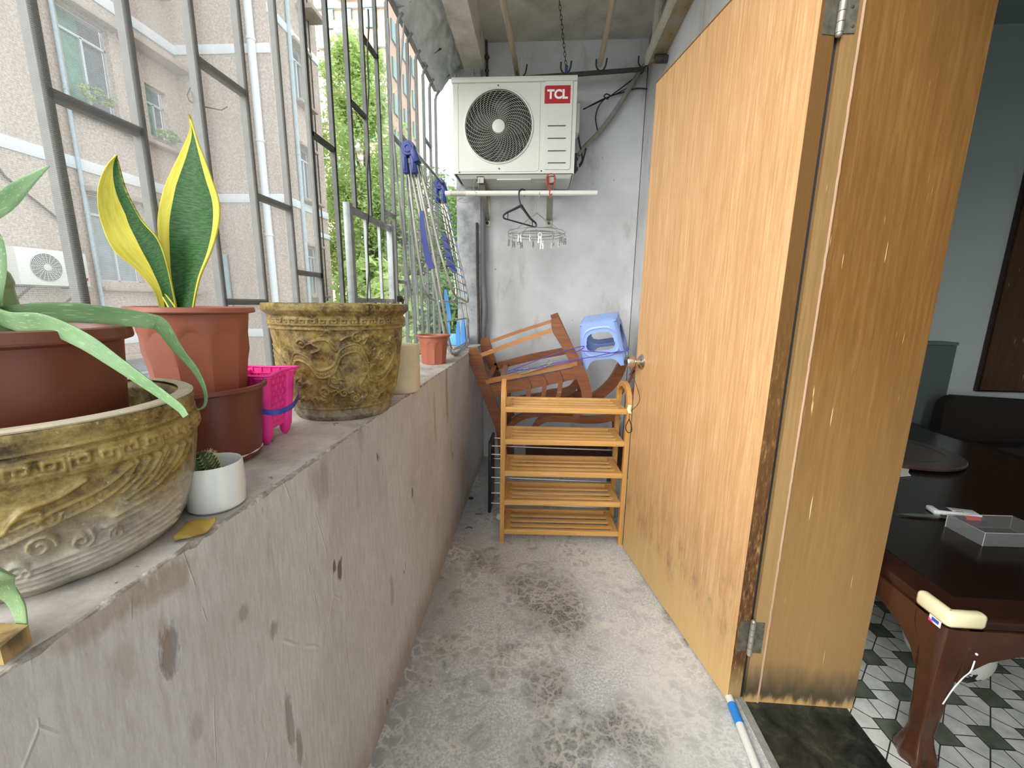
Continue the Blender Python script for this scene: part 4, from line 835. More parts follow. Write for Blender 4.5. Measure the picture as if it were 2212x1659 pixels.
for k in range(12):
    for j in range(7):
        a = 2 * PI * k / 12; q, z = cprof[min(5, 1 + j * 5 // 7)]; zz = .004 + j * .0045; rr_ = float(np.interp(zz, [p[1] for p in cprof], [p[0] for p in cprof])) * 1.08
        p = cc + rt_ @ Vector((rr_ * math.cos(a), rr_ * math.sin(a), zz))
        for s2 in range(3):
            d = rt_ @ Vector((math.cos(a + (s2 - 1) * .7), math.sin(a + (s2 - 1) * .7), .3 + .3 * s2)).normalized(); mb.tube([p, p + d * .0065], [.0005, .0002], 4)
build('spines', mb, M['spine'], ct)
# dry leaf
P = [atz(375, 1168, .909), atz(400, 1135, .912), atz(430, 1118, .918), atz(466, 1120, .922)]; Q = [atz(376, 1169, .909), atz(410, 1166, .908), atz(445, 1150, .908), atz(466, 1121, .922)]
def dl(u, v_):
    i = u * 3; k = min(2, int(i)); f = i - k; a = P[k].lerp(P[k + 1], f); b = Q[k].lerp(Q[k + 1], f); p = a.lerp(b, v_); p.z += .006 * math.sin(v_ * PI) + .003 * math.sin(u * 5); return p
mb = MB(); mb.grid(dl, 16, 8); o = build('dry_leaf', mb, M['deadleaf'], smooth=180, origin=P[0]); s_ = o.modifiers.new('s', 'SOLIDIFY'); s_.thickness = .0012; tag(o, 'dry ochre leaf lying on the parapet in front of the white cup', 'leaf')
# wooden tray corner bottom left
mb = MB(); q = [atz(62, 1352, .925), atz(0, 1402, .925), atz(-160, 1400, .925), atz(-90, 1340, .925)]; mb.prism([Vector((p.x, p.y, .910)) for p in q], (0, 0, .016)); tag(build('wooden_board', mb, M['jamb2'], smooth=0, origin=(q[0].x, q[0].y, .91)), 'orange brown wooden board corner on the parapet at the lower left', 'board')
# cement cylinder
c = Vector((-.470, 1.345, .906)); mb = MB(); mb.lathe([(.001, 0), (.066, 0), (.069, .006), (.0695, .15), (.066, .156), (.001, .157)], c, 48, mod=lambda a, z, j: 1 + .012 * noise.noise(Vector((math.cos(a) * 3, math.sin(a) * 3, z * 30)))); tag(build('cement_cylinder', mb, M['cementcyl'], origin=c), 'cream cement cylinder standing behind the dragon pot', 'cylinder')
# pink castle bucket
c = Vector((-.600, .815, .906)); t_ = thing('toy_bucket', c, 'bright pink castle shaped toy bucket with a blue handle on the parapet', 'toy bucket'); BH = .148
mb = MB(); ang = .10; Rz = Matrix.Rotation(ang, 3, 'Z')
def bw(z): return .040 + (.052 - .040) * z / BH
def side(a0):
    def f(u, v_):
        z = .028 + (BH - .028) * v_; h = bw(z); row = int(v_ * 9); x = (u * 2 - 1) * (h - .004)
        uu = (u * 5 + (.5 if row % 2 else 0)) % 1; vv = (v_ * 9) % 1; e = .0022 if (.08 < uu < .92 and .12 < vv < .88) else 0
        return c + Rz @ (Matrix.Rotation(a0, 3, 'Z') @ Vector((x, -h - e, z)))
    return f
for q in range(4): mb.grid(side(q * PI / 2), 60, 70)
for sx_ in (-1, 1):
    for sy_ in (-1, 1):
        pr = [(0, .0), (.0045, .001), (.010, .010), (.0125, .026), (.0125, .04), (.0135, BH - .02), (.0155, BH - .006)]
        base = len(mb.b.verts); mb.lathe([(max(.0005, a), b) for a, b in pr], (0, 0, 0), 20, mod=lambda a, z, j: 1 + (.05 if (int(z / .014) + int(a / (2 * PI) * 8)) % 2 else 0)); mb.b.verts.ensure_lookup_table()
        for v in mb.b.verts[base:]:
            h = bw(v.co.z) - .003; v.co = c + Rz @ Vector((v.co.x + sx_ * h, v.co.y + sy_ * h, v.co.z))
mb.box(c + Vector((0, 0, .03)), (.074, .074, .004), Rz); build('bucket_body', mb, M['pink'], t_, 30)
lp = []
for q in range(4):
    a0 = PI / 4 + q * PI / 2
    for k in range(7): a = a0 - .55 + 1.1 * k / 6; lp.append(c + Rz @ Vector((.052 * (1 if math.cos(a0) > 0 else -1) + .0165 * math.cos(a), .052 * (1 if math.sin(a0) > 0 else -1) + .0165 * math.sin(a), BH)))
    a1 = a0 + PI / 2; mid = Vector((.056 * math.cos(a0 + PI / 4), .056 * math.sin(a0 + PI / 4), BH)); lp.append(c + Rz @ mid)
mb = MB(); mb.tube(lp, .0042, 8, closed=True, flat=.6); build('bucket_rim', mb, M['pink'], t_, 60)
H0, H1 = atx(531, 850, -.548), at(628, 815, .880)
P = [at(537, 868, .755), at(556, 884, .745), at(585, 891, .75), at(615, 885, .77), at(635, 872, .80), at(645, 850, .84), at(641, 830, .875)]
pp = path(P, 6); mb = MB(); L = [p + Vector((0, 0, .0055)) for p in pp]; Rr = [p - Vector((0, 0, .0055)) for p in pp]; mb.strip(L, Rr, (.002, -.002, 0)); build('handle', mb, M['purple'], t_, 60, label='blue purple plastic handle')
# ------------------------------------------------------------------ plants
def leaf(name, C, Wd, side, mat, parent, thick=.0045, cup=.22, nseg=14, spines=True):
    """thick succulent leaf: centres C, half widths Wd, side vectors"""
    pts = path(C, 6); N = len(pts); n0 = len(C); mb = MB(); rings = []; k = 12; ws = np.interp(np.linspace(0, n0 - 1, N), range(n0), Wd)
    sd = [Vector(q) for q in side]; info = {}; uvl = mb.b.loops.layers.uv.new('UVMap')
    for i, p in enumerate(pts):
        f = i / (N - 1) * (n0 - 1); a = min(n0 - 2, int(f)); s_ = sd[a].lerp(sd[a + 1], f - a); t_ = (pts[min(i + 1, N - 1)] - pts[max(0, i - 1)]).normalized(); s_ = (s_ - t_ * s_.dot(t_)).normalized(); nn = t_.cross(s_); w_ = max(.0006, ws[i]); ring = []
        th = thick * (w_ / max(Wd)) ** .6
        for q in range(k):
            an = 2 * PI * q / k; x = math.cos(an); y = math.sin(an); v = mb.b.verts.new(p + s_ * (x * w_) + nn * (y * th * (.5 if y > 0 else 1.0) + cup * w_ * (x * x - .5))); ring.append(v); info[v] = (.5 + .5 * x, i / (N - 1) * 4)
        rings.append(ring)
    for a, b in zip(rings, rings[1:]):
        for q in range(k):
            fc_ = mb.b.faces.new((a[q], a[(q + 1) % k], b[(q + 1) % k], b[q]))
            for l in fc_.loops: l[uvl].uv = info[l.vert]
    mb.b.faces.new(rings[0][::-1]); mb.b.faces.new(rings[-1])
    return build(name, mb, mat, parent, 60)
pc = Vector((-.585, .405, 1.125)); al = thing('aloe_plant', pc, 'aloe plant with long arching leaves in the dark brown pot at the left', 'plant')
mb = MB(); mb.tube([pc, pc + Vector((0, 0, .09))], [.03, .022], 12); mb.ball(pc + Vector((0, 0, .09)), .024, 12); build('stem', mb, M['aloe'], al, 60)
up = Vector((0, -.25, 1))
leaf('leaf', [pc + Vector((.0, .0, .065)), at(-20, 688, .395), at(120, 674, .42), at(240, 682, .45), at(320, 693, .475), at(348, 703, .485), at(385, 755, .50), at(422, 800, .51), at(443, 845, .515), at(440, 878, .515), at(405, 890, .505)], [.013, .012, .0115, .0105, .0095, .0085, .0065, .0045, .0028, .002, .0012], [up, up, up, up, up, Vector((.6, 0, 1)), Vector((1, 0, .8)), Vector((1, 0, .7)), (1, 0, 0), (1, 0, 0), (0, 0, 1)], M['aloe'], al)
leaf('leaf', [pc + Vector((.0, .0, .06)), at(30, 694, .375), at(100, 700, .378), at(180, 735, .385), at(250, 782, .395), at(330, 838, .405), at(385, 878, .41), at(402, 899, .41)], [.011, .010, .0105, .009, .0075, .006, .005, .004], [up, up, up, Vector((.4, 0, 1)), Vector((.6, 0, 1)), Vector((.7, 0, 1)), (.8, 0, 1), (.8, 0, 1)], M['aloe'], al)
leaf('leaf', [pc + Vector((.0, .0, .07)), at(-120, 520, .40), at(0, 442, .42), at(50, 400, .43), at(107, 358, .44)], [.013, .012, .009, .006, .0006], [up] * 5, M['aloe'], al)
leaf('leaf', [pc + Vector((-.01, .0, .06)), at(-30, 640, .39), at(-14, 575, .40), at(-12, 520, .41), at(-30, 470, .42)], [.018, .016, .013, .008, .001], [Vector((1, 0, 0))] * 5, M['aloe'], al)
leaf('leaf', [pc + Vector((.0, -.01, .05)), pc + Vector((.03, -.13, .06)), pc + Vector((.06, -.19, -.03)), at(-60, 1220, .235), at(0, 1268, .262), at(35, 1305, .275), at(48, 1350, .28)], [.012, .011, .010, .009, .008, .007, .005], [up, (1, 0, .3), (1, 0, .2), (1, 0, .5), (1, 0, .6), (1, 0, .2), (1, 0, 0)], M['aloe'], al)
# snake plant
sp_ = thing('snake_plant', (-.612, .70, 1.165), 'snake plant with two broad yellow edged leaves in the fluted brown pot', 'plant')
def blade(L, Rr, yl, yr, ml, mr_, cup, name='leaf'):
    Lp = path([at(a, b, y) for (a, b), y in zip(L, yl)], 10); Rp = path([at(a, b, y) for (a, b), y in zip(Rr, yr)], 10); N = len(Lp); mb = MB(); fl_ = mb.b.verts.layers.float.new('margin'); uvl = mb.b.loops.layers.uv.new('UVMap'); W_ = 64; g_ = []; inf = {}
    for i in range(N):
        v_ = i / (N - 1); w_ = (Lp[i] - Rp[i]).length
        row = []
        for j in range(W_ + 1):
            u = j / W_; p = Lp[i].lerp(Rp[i], u); p.y += cup * w_ * (1 - (2 * u - 1) ** 2); q = mb.b.verts.new(p); row.append(q)
            a = np.interp(v_, [0, .25, .6, 1], ml); b = np.interp(v_, [0, .25, .6, 1], mr_); mg = max(.5 + (a - u) * 16, .5 + (u - 1 + b) * 16); inf[q] = (u, v_ * 3, min(1, max(0, mg)))
        g_.append(row)
    for q, (a, b, m_) in inf.items(): q[fl_] = m_
    for i in range(N - 1):
        for j in range(W_):
            fc_ = mb.b.faces.new((g_[i][j], g_[i][j + 1], g_[i + 1][j + 1], g_[i + 1][j]))
            for l in fc_.loops: l[uvl].uv = inf[l.vert][:2]
    o = build(name, mb, M['snake'], sp_, 180); s_ = o.modifiers.new('s', 'SOLIDIFY'); s_.thickness = .003; s_.offset = 0; return o
blade([(381, 700), (374, 665), (357, 600), (346, 540), (341, 475), (352, 415), (370, 370), (392, 325), (409, 283), (407, 246)], [(415, 700), (418, 665), (432, 600), (455, 545), (471, 490), (473, 440), (456, 385), (440, 340), (426, 305), (409, 247)], [.70] * 7 + [.70, .70, .70], [.70, .695, .69, .685, .685, .685, .69, .695, .70, .70], [.12, .14, .15, .3], [.03, .06, .17, .3], .12)
blade([(352, 700), (346, 672), (330, 625), (290, 580), (245, 540), (218, 480), (210, 425), (217, 385), (232, 355), (250, 335)], [(384, 700), (382, 672), (372, 620), (358, 560), (340, 515), (308, 478), (286, 440), (270, 405), (259, 365), (252, 336)], [.70, .695, .68, .665, .65, .645, .64, .64, .645, .65], [.70, .695, .685, .675, .67, .665, .66, .655, .655, .652], [.16, .3, .55, .25], [.02, .01, .0, .0], .18)
blade([(372, 700), (366, 672), (350, 640), (342, 618)], [(386, 700), (384, 672), (362, 640), (344, 618)], [.69] * 4, [.69] * 4, [.2, .2, .2, .2], [.1, .1, .1, .1], .1)
# ------------------------------------------------------------------ wooden shoe rack
RK = Vector((-.175, 1.905, 0)); RKR = Vector((.448, 1.935, 0)); ux = (RKR - RK).normalized(); uy = Vector((-ux.y, ux.x, 0)); RL = (RKR - RK).length; RD = .235
def rp(a, b, z): return RK + ux * a + uy * b + Vector((0, 0, z))
t_ = thing('shoe_rack', (RK + RKR) / 2 + uy * .1, 'pale wooden five tier slatted shoe rack in front of the piled chairs', 'shoe rack')
Rm = Matrix((ux, uy, Vector((0, 0, 1)))).transposed(); SW = .022
for a, q in ((0, 'l'), (RL - SW, 'r')):
    mb = MB(); n = 12; zt = .735; pts_o = [(0, 0)] ; top = []
    R1 = RD / 2; 
    outer = [(0, 0)] + [(R1 - R1 * math.cos(PI * k / 14), zt + R1 * .80 * math.sin(PI * k / 14)) for k in range(15)] + [(RD, 0)]
    inner = [(.028, 0)] + [(R1 - (R1 - .028) * math.cos(PI * k / 14), zt + (R1 * .80 - .026) * math.sin(PI * k / 14)) for k in range(15)] + [(RD - .028, 0)]
    mb.strip([rp(a, y, z) for y, z in outer], [rp(a, y, z) for y, z in inner], ux * SW); build('side_frame', mb, M['rackz'], t_, 30)
for z in (.062, .222, .376, .540, .702):
    mb = MB(); mb.box(rp(RL / 2, .009, z), (RL - 2 * SW, .018, .026), Rm, bevel=.002); sh = build('shelf_front', mb, M['rack'], t_, 30)
    mb = MB(); mb.box(rp(RL / 2, RD - .012, z), (RL - 2 * SW, .018, .026), Rm, bevel=.002); build('shelf_back', mb, M['rack'], t_, 30)
    for k in range(3):
        mb = MB(); mb.box(rp(RL / 2, .056 + k * .052, z + .006), (RL - 2 * SW - .05, .028, .009), Rm, bevel=.002); build('slat', mb, M['rack'], t_, 30)
    for a in (SW + .018, RL - SW - .018): mb = MB(); mb.box(rp(a, RD / 2, z), (.034, RD - .04, .020), Rm, bevel=.001); build('shelf_end', mb, M['rackend'], t_, 0)
# ------------------------------------------------------------------ black rack with steel rods behind it
B0 = Vector((-.262, 2.16, 0)); t_ = thing('metal_shoe_rack', (0.05, 2.22, 0), 'black framed shoe rack with thin steel rods behind the wooden rack', 'shoe rack')
for x in (-.262, .44):
    mb = MB(); mb.box((x, 2.29, .22), (.016, .20, .425), bevel=.003); build('side_panel', mb, M['black'], t_, 30)
for z in (.055, .085, .118, .15, .215, .245, .275, .305, .355, .38, .405):
    for y in (2.22, 2.36):
        if y > 2.2 and z in (.085, .15, .245, .305, .38): continue
        mb = MB(); mb.tube([(-.256, y, z), (.436, y, z)], .0042, 8); build('steel_rod', mb, M['steel'], t_)
c = atz(1078, 1118, .03); mb = MB(); mb.ball((c.x + .01, c.y + .02, .024), .028, 16, (1.1, .9, .8)); tag(build('white_ball', mb, M['ceramic'], origin=(c.x, c.y, 0)), 'small white round lump on the floor at the foot of the black rack', 'ball')
# ------------------------------------------------------------------ chairs piled at the end
def board(mb, P, W_, y, th, n=5):
    """curved board lying in the plane y: centre line in pixels with pixel widths"""
    C = path([at(a, b, y) for a, b in P], n); N = len(C); k = [y / F * w_ for w_ in W_]; ws = np.interp(np.linspace(0, len(P) - 1, N), range(len(P)), k); L = []; Rr = []
    for i, p in enumerate(C):
        t_ = (C[min(i + 1, N - 1)] - C[max(0, i - 1)]).normalized(); s_ = Vector((t_.z, 0, -t_.x)).normalized(); L.append(p + s_ * ws[i] / 2); Rr.append(p - s_ * ws[i] / 2)
    mb.strip(L, Rr, (0, th, 0)); return mb
def piece(nm, P, W_, y, th, mat, par, label=None):
    mb = MB(); board(mb, P, W_, y, th); return build(nm, mb, mat, par, 35, label=label)
YN_, YF_ = 2.46, 2.86
t_ = thing('wooden_chair', at(1150, 850, 2.6), 'reddish brown wooden armchair lying upside down on the pile against the back wall', 'chair')
C1 = M['chair']
piece('leg', [(1022, 752), (1026, 775), (1036, 805), (1050, 845), (1068, 890), (1080, 930), (1086, 990), (1084, 1035)], [18, 30, 27, 24, 24, 20, 15, 8], YN_, .035, C1, t_)
piece('leg', [(1198, 688), (1205, 712), (1222, 742), (1243, 782), (1260, 822), (1268, 855), (1260, 880), (1240, 905)], [16, 24, 22, 23, 24, 22, 16, 10], YN_, .035, C1, t_)
piece('leg', [(1047, 730), (1050, 752), (1062, 785), (1074, 815), (1092, 855), (1105, 900)], [18, 24, 20, 18, 16, 14], YF_, .035, C1, t_)
piece('leg', [(1197, 678), (1205, 700), (1222, 735), (1240, 775), (1252, 815), (1256, 850)], [16, 20, 18, 18, 18, 16], YF_, .035, C1, t_)
piece('stretcher', [(1038, 768), (1120, 738), (1203, 710)], [8.5, 8.5, 8.5], YN_ + .005, .022, M['chair_l'], t_)
piece('stretcher', [(1060, 738), (1125, 715), (1198, 692)], [7, 7, 7], YF_ + .005, .022, M['chair_l'], t_)
piece('seat_rail', [(1049, 826), (1150, 805), (1247, 785)], [9, 9, 9], YN_ - .004, .05, M['chair_l'], t_)
piece('apron', [(1056, 844), (1150, 826), (1254, 804)], [28, 27, 26], YN_ + .012, .02, C1, t_)
piece('seat_rail', [(1069, 792), (1150, 772), (1228, 757)], [15, 15, 15], YF_, .03, C1, t_)
for (a, b), (c_, d) in (((1050, 826), (1069, 792)), ((1247, 787), (1232, 760)), ((1086, 818), (1093, 788))): mb = MB(); mb.bar(at(a, b, YN_ + .02), at(c_, d, YF_), .03, .02); build('side_rail', mb, C1, t_, 0)
for P in ([(1134, 818), (1142, 832), (1142, 850), (1137, 872)], [(1169, 810), (1176, 826), (1175, 848), (1169, 872)], [(1205, 803), (1211, 820), (1209, 842), (1202, 870)]): piece('slat', P, [7, 9.5, 9, 9], YN_ + .0, .03, C1, t_)
piece('back_rail', [(1130, 880), (1180, 852), (1230, 845), (1250, 815)], [10, 16, 20, 8], YF_ - .1, .03, C1, t_)
t_ = thing('wooden_chair', at(1250, 980, 2.75), 'reddish brown curved wooden armchair lying under the upside down chair beside the door', 'chair')
piece('arm', [(1352, 768), (1342, 796), (1325, 826), (1300, 850), (1270, 866), (1235, 872)], [10, 20, 22, 21, 18, 12], 2.70, .05, C1, t_)
for P in ([(1372, 800), (1358, 828), (1342, 852)], [(1380, 820), (1366, 848), (1354, 872)], [(1384, 770), (1374, 790), (1362, 812)]): piece('back_slat', P, [5, 5, 5], 2.72, .02, C1, t_)
piece('seat_curve', [(1098, 926), (1117, 907), (1146, 897), (1200, 892), (1270, 890)], [10, 14, 12, 10, 8], 2.66, .05, C1, t_)
piece('arm', [(1152, 928), (1166, 912), (1188, 905), (1225, 906), (1262, 909), (1300, 908), (1340, 900)], [8, 13, 14, 14, 14, 13, 12], 2.60, .06, C1, t_)
piece('back_rail', [(1098, 868), (1150, 858), (1220, 852), (1290, 856)], [14, 14, 14, 12], 2.80, .03, C1, t_)
piece('front_panel', [(1136, 986), (1240, 984), (1345, 982)], [48, 48, 48], 2.86, .02, M['table_leg'], t_)
piece('leg', [(1150, 990), (1155, 1020), (1156, 1043)], [16, 13, 11], 2.88, .03, C1, t_)
piece('leg', [(1330, 900), (1335, 980), (1338, 1020), (1338, 1044)], [16, 14, 12, 11], 2.88, .03, C1, t_)
piece('leg', [(1092, 850), (1096, 920), (1104, 990), (1108, 1018)], [22, 20, 14, 10], 3.03, .03, C1, t_)
# cords tied on the chair
cd = [([(1098, 802), (1150, 782), (1200, 764), (1240, 752), (1262, 748), (1252, 757), (1235, 762)], 'cord'), ([(1096, 806), (1150, 795), (1210, 782), (1260, 774), (1300, 767), (1340, 758)], 'cord'), ([(1110, 800), (1165, 795), (1215, 784), (1258, 776)], 'cord'), ([(1255, 758), (1290, 760), (1330, 762), (1360, 755)], 'cord'),
      ([(1120, 805), (1140, 800), (1165, 790), (1180, 785), (1188, 777)], 'cordb'), ([(1122, 808), (1150, 801), (1175, 793), (1190, 785)], 'cordg'), ([(1118, 804), (1138, 796), (1150, 800), (1170, 788), (1192, 784)], 'cordg'), ([(1094, 806), (1110, 801), (1130, 797)], 'cordb')]
CL = ['upper purple cord looping past the right leg of the upside down chair', 'lowest purple cord running from the upside down chair to the curved chair arm', 'short purple cord lying along the near seat rail of the upside down chair', 'purple cord stretched behind the leg of the blue stool',
      'teal cord with a raised end in the middle of the cord tangle', 'yellow green cord along the front of the cord tangle', 'pale green cord winding through the back of the cord tangle', 'short teal cord end at the left of the cord tangle']
for i, (P, k) in enumerate(cd):
    mb = MB(); mb.tube(path([at(a, b, 2.44 if a < 1250 else 2.40) for a, b in P]), .0028 if k == 'cord' else .002, 6)
    tag(build('cord', mb, M[k], origin=at(*P[0], 2.44)), CL[i], 'cord', 'coloured cords on the chair pile')
# ------------------------------------------------------------------ blue plastic stool, tilted
so = at(1318, 775, 2.42); so.y = 2.50; HS = .27; SWD = .27
Rs = Matrix.Rotation(math.radians(-13), 3, 'Y') @ Matrix.Rotation(math.radians(9), 3, 'X') @ Matrix.Rotation(math.radians(-16), 3, 'Z'); Rs = Matrix.Rotation(0, 3, 'Y') @ Rs
so = at(1316, 782, 2.46) + Vector((0, .12, -.005)); t_ = thing('plastic_stool', so, 'pale blue plastic stool tilted on top of the chair pile beside the door', 'stool')
def hw(z): return .135 - .028 * (z / HS) ** 1.2
def stool_side(a0):
    mb = MB(); Ra = Matrix.Rotation(a0, 3, 'Z')
    nu, nz = 71, 71; V = {}
    def keep(u, z):           # u in -1..1, z fraction 0..1
        if ((abs(u) / (.70 - .30 * (z - .45))) ** 3.4 + (abs(z - .585) / .20) ** 3.4) < 1: return False
        if abs(u) < .72 and z < .19 * (1 - (abs(u) / .72) ** 5): return False
        return True
    for i in range(nu):
        for j in range(nz):
            u = -1 + 2 * i / (nu - 1); f = j / (nz - 1); z = f * HS; h = hw(z); e = .0
            r_ = ((abs(u) / .84) ** 3 + (abs(f - .57) / .31) ** 3); e = .0035 if abs(r_ - 1) < .16 else 0
            y = -h - e + .018 * abs(u) ** 8; V[i, j] = (u * h * (1 - .015 * abs(u) ** 8), y, z)
    W_ = {}
    def vv(k, off):
        if (k, off) not in W_: x, y, z = V[k]; W_[k, off] = mb.b.verts.new(so + Rs @ (Ra @ Vector((x, y + off, z))))
        return W_[k, off]
    K = {(i, j) for i in range(nu - 1) for j in range(nz - 1) if keep(-1 + 2 * (i + .5) / (nu - 1), (j + .5) / (nz - 1))}
    for i, j in K:
        q = [(i, j), (i + 1, j), (i + 1, j + 1), (i, j + 1)]; mb.b.faces.new([vv(k, 0) for k in q]); mb.b.faces.new([vv(k, .004) for k in q][::-1])
        for (di, dj), (a, b) in (((0, -1), (0, 1)), ((1, 0), (1, 2)), ((0, 1), (2, 3)), ((-1, 0), (3, 0))):
            if (i + di, j + dj) not in K: mb.b.faces.new((vv(q[a], 0), vv(q[a], .004), vv(q[b], .004), vv(q[b], 0)))
    return mb
for q in range(4): build('leg_panel', stool_side(q * PI / 2), M['stool'], t_, 50)
mb = MB()
def top(u, v_):
    x = (u * 2 - 1) * .107; y = (v_ * 2 - 1) * .107; e = max(abs(u * 2 - 1), abs(v_ * 2 - 1)); z = HS + .006 - .010 * e ** 8; z += .0015 * (1 if (int(u * 14) + int(v_ * 14)) % 2 and e < .7 else 0); return so + Rs @ Vector((x, y, z))
mb.grid(top, 44, 44); o = build('seat', mb, M['stool'], t_, 60); s_ = o.modifiers.new('s', 'SOLIDIFY'); s_.thickness = .004
# ------------------------------------------------------------------ folded drying rack on the parapet
h1 = at(883, 322, 2.12); h2 = at(950, 400, 2.74); h1.x = -.642; t_ = thing('drying_rack', at(985, 768, 2.27), 'folded steel drying rack with blue joints leaning on the grille beyond the small pot', 'drying rack')
for p, lab in ((at(883, 322, 2.12), 1), (at(950, 398, 2.74), 2)):
    mb = MB(); Ry = Matrix.Rotation(-PI / 2, 3, 'X'); mb.lathe([(.001, -.022), (.010, -.022), (.011, -.026), (.020, -.026), (.022, -.022), (.032, -.022), (.034, -.014), (.034, .02), (.001, .02)], p, 28, rot=Ry)
    for dx in (-.018, .022): mb.box(p + Vector((dx, 0, -.065)), (.026, .034, .09), Matrix.Rotation(-.08, 3, 'Y'), bevel=.004); mb.box(p + Vector((dx * 1.05, -.018, -.07)), (.010, .004, .06), bevel=.001)
    mb.box(p + Vector((.03, 0, -.03)), (.03, .05, .07), Matrix.Rotation(-.35, 3, 'Y'), bevel=.006); build('joint', mb, M['navy'], t_, 35)
mb = MB(); mb.tube([at(883, 322, 2.12) + Vector((.02, 0, 0)), at(950, 398, 2.74) + Vector((.02, 0, 0))], .008, 8); build('top_bar', mb, M['steel'], t_)
TN, TF = 2.16, 2.76
def tubep(nm, P, r_=.0065): 
    mb = MB(); mb.tube(path([at(a, b, y) for a, b, y in P], 5), r_, 8); return build(nm, mb, M['steel'], t_)
# wings: near limb, bottom run, far limb
tubep('wing_frame', [(881, 352, TN), (890, 440, TN), (903, 545, TN), (914, 610, TN), (922, 636, TN + .02), (938, 648, TN + .12), (965, 650, TN + .45), (985, 640, TF - .02), (975, 560, TF), (955, 450, TF), (948, 425, TF)])
tubep('wing_frame', [(905, 355, TN), (925, 430, TN), (945, 520, TN), (965, 590, TN), (982, 636, TN + .04), (998, 646, TN + .3), (1010, 652, TF - .06), (1010, 640, TF), (1000, 590, TF), (975, 490, TF), (962, 428, TF)])
tubep('leg_frame', [(886, 352, TN), (900, 430, TN), (925, 540, TN), (942, 630, TN), (958, 710, TN + .02), (966, 745, TN + .05), (980, 766, TN + .10), (1000, 756, TF - .12), (1011, 742, TF), (1010, 700, TF), (996, 600, TF), (972, 480, TF), (955, 428, TF)])
tubep('leg_frame', [(897, 352, TN), (915, 440, TN), (937, 550, TN), (955, 650, TN), (967, 720, TN + .02), (975, 752, TN + .05), (986, 762, TN + .10), (1000, 749, TF - .12), (1006, 735, TF), (1001, 690, TF), (985, 590, TF), (966, 480, TF), (952, 430, TF)])
tubep('leg_frame', [(893, 352, TN), (912, 450, TN), (930, 560, TN), (948, 660, TN), (962, 735, TN)])
nl = lambda f, A, B, y: at(A[0] + (B[0] - A[0]) * f, A[1] + (B[1] - A[1]) * f, y)
for k in range(12):
    f = (k + .5) / 12; mb = MB(); a = nl(f, (908, 375), (984, 632), TN); b = nl(f, (966, 440), (1008, 640), TF); mb.tube([a, b], .0030, 6); build('hanging_wire', mb, M['steel'], t_)
    mb = MB(); mb.box(b, (.012, .012, .02)); build('wire_clip', mb, M['sky'], t_, 0)
for k in range(10):
    f = (k + .5) / 10; mb = MB(); a = nl(f, (884, 390), (920, 625), TN); b = nl(f, (950, 440), (984, 620), TF); mb.tube([a, b], .0028, 6); build('hanging_wire', mb, M['steel'], t_)
for a, b in (((949, 650), (1003, 655)), ((965, 695), (1008, 687)), ((984, 752), (1010, 738)), ((975, 757), (1004, 747))):
    mb = MB(); mb.tube([at(*a, TN + .06), at(*b, TF)], .0045, 6); mb.box(at(*b, TF), (.018, .016, .018)); build('cross_bar', mb, M['steel'], t_)
for P, y in (([(910, 455), (914, 500), (925, 560), (934, 580)], TN - .01), ([(957, 500), (963, 530), (975, 575), (984, 588)], TF - .02)):
    mb = MB(); board(mb, P, [7, 12, 13, 9], y, .012); build('brace_blade', mb, M['navy'], t_, 35)
for P, y in (([(962, 625), (964, 645), (968, 668), (972, 690)], TN + .3), ([(968, 690), (968, 710), (969, 725)], TN + .32), ([(989, 695), (989, 722), (990, 747)], TF - .12), ([(1000, 690), (1000, 718), (1002, 742)], TF - .02)):
    mb = MB(); board(mb, P, [5, 9, 9, 6][:len(P)], y, .010); build('peg_arm', mb, M['sky'], t_, 35)
mb = MB(); p = at(985, 738, 2.92); mb.box((p.x, 2.90, .945), (.14, .10, .078), bevel=.006); tag(build('blue_box', mb, plain('pale_blue_plastic', '6bb4d8', .4), origin=(p.x, 2.90, .906)), 'small pale blue box behind the drying rack by the column', 'box')
# ------------------------------------------------------------------ the room seen through the doorway
TX0, TY0, TX1, TY1, TZ = .998, .930, 2.45, 2.76, .48
tb = thing('tea_table', (1.7, 1.85, 0), 'big low dark red lacquered wooden table with clawed cabriole legs inside the room', 'table')
mb = MB(); mb.box(((TX0 + TX1) / 2, (TY0 + TY1) / 2, TZ - .014), (TX1 - TX0, TY1 - TY0, .028), bevel=.007); mb.box(((TX0 + TX1) / 2, (TY0 + TY1) / 2, TZ - .036), (TX1 - TX0 - .02, TY1 - TY0 - .02, .020), bevel=.006); build('tabletop', mb, M['table'], tb, 40)
mb = MB(); mb.box(((TX0 + TX1) / 2, (TY0 + TY1) / 2, TZ + .0008), (TX1 - TX0 - .15, TY1 - TY0 - .15, .002)); build('inlay_panel', mb, M['table_top'], tb, 0, label='near black inlaid top panel')
def apron_poly(L): return [(0, .44), (L, .44), (L, .29), (L - .02, .325), (L - .06, .355), (L - .12, .375), (L - .2, .385), (.2, .385), (.12, .375), (.06, .355), (.02, .325), (0, .29)]
for y, s_ in ((TY0 + .005, 1), (TY1 - .005, -1)):
    mb = MB(); L = TX1 - TX0 - .12; mb.prism([(TX0 + .06 + a, y, z) for a, z in apron_poly(L)], (0, .02 * s_, 0)); build('apron', mb, M['table_leg'], tb, 40)
for x, s_ in ((TX0 + .005, 1), (TX1 - .005, -1)):
    mb = MB(); L = TY1 - TY0 - .12; mb.prism([(x, TY0 + .06 + a, z) for a, z in apron_poly(L)], (.02 * s_, 0, 0)); build('apron', mb, M['table_leg'], tb, 40)
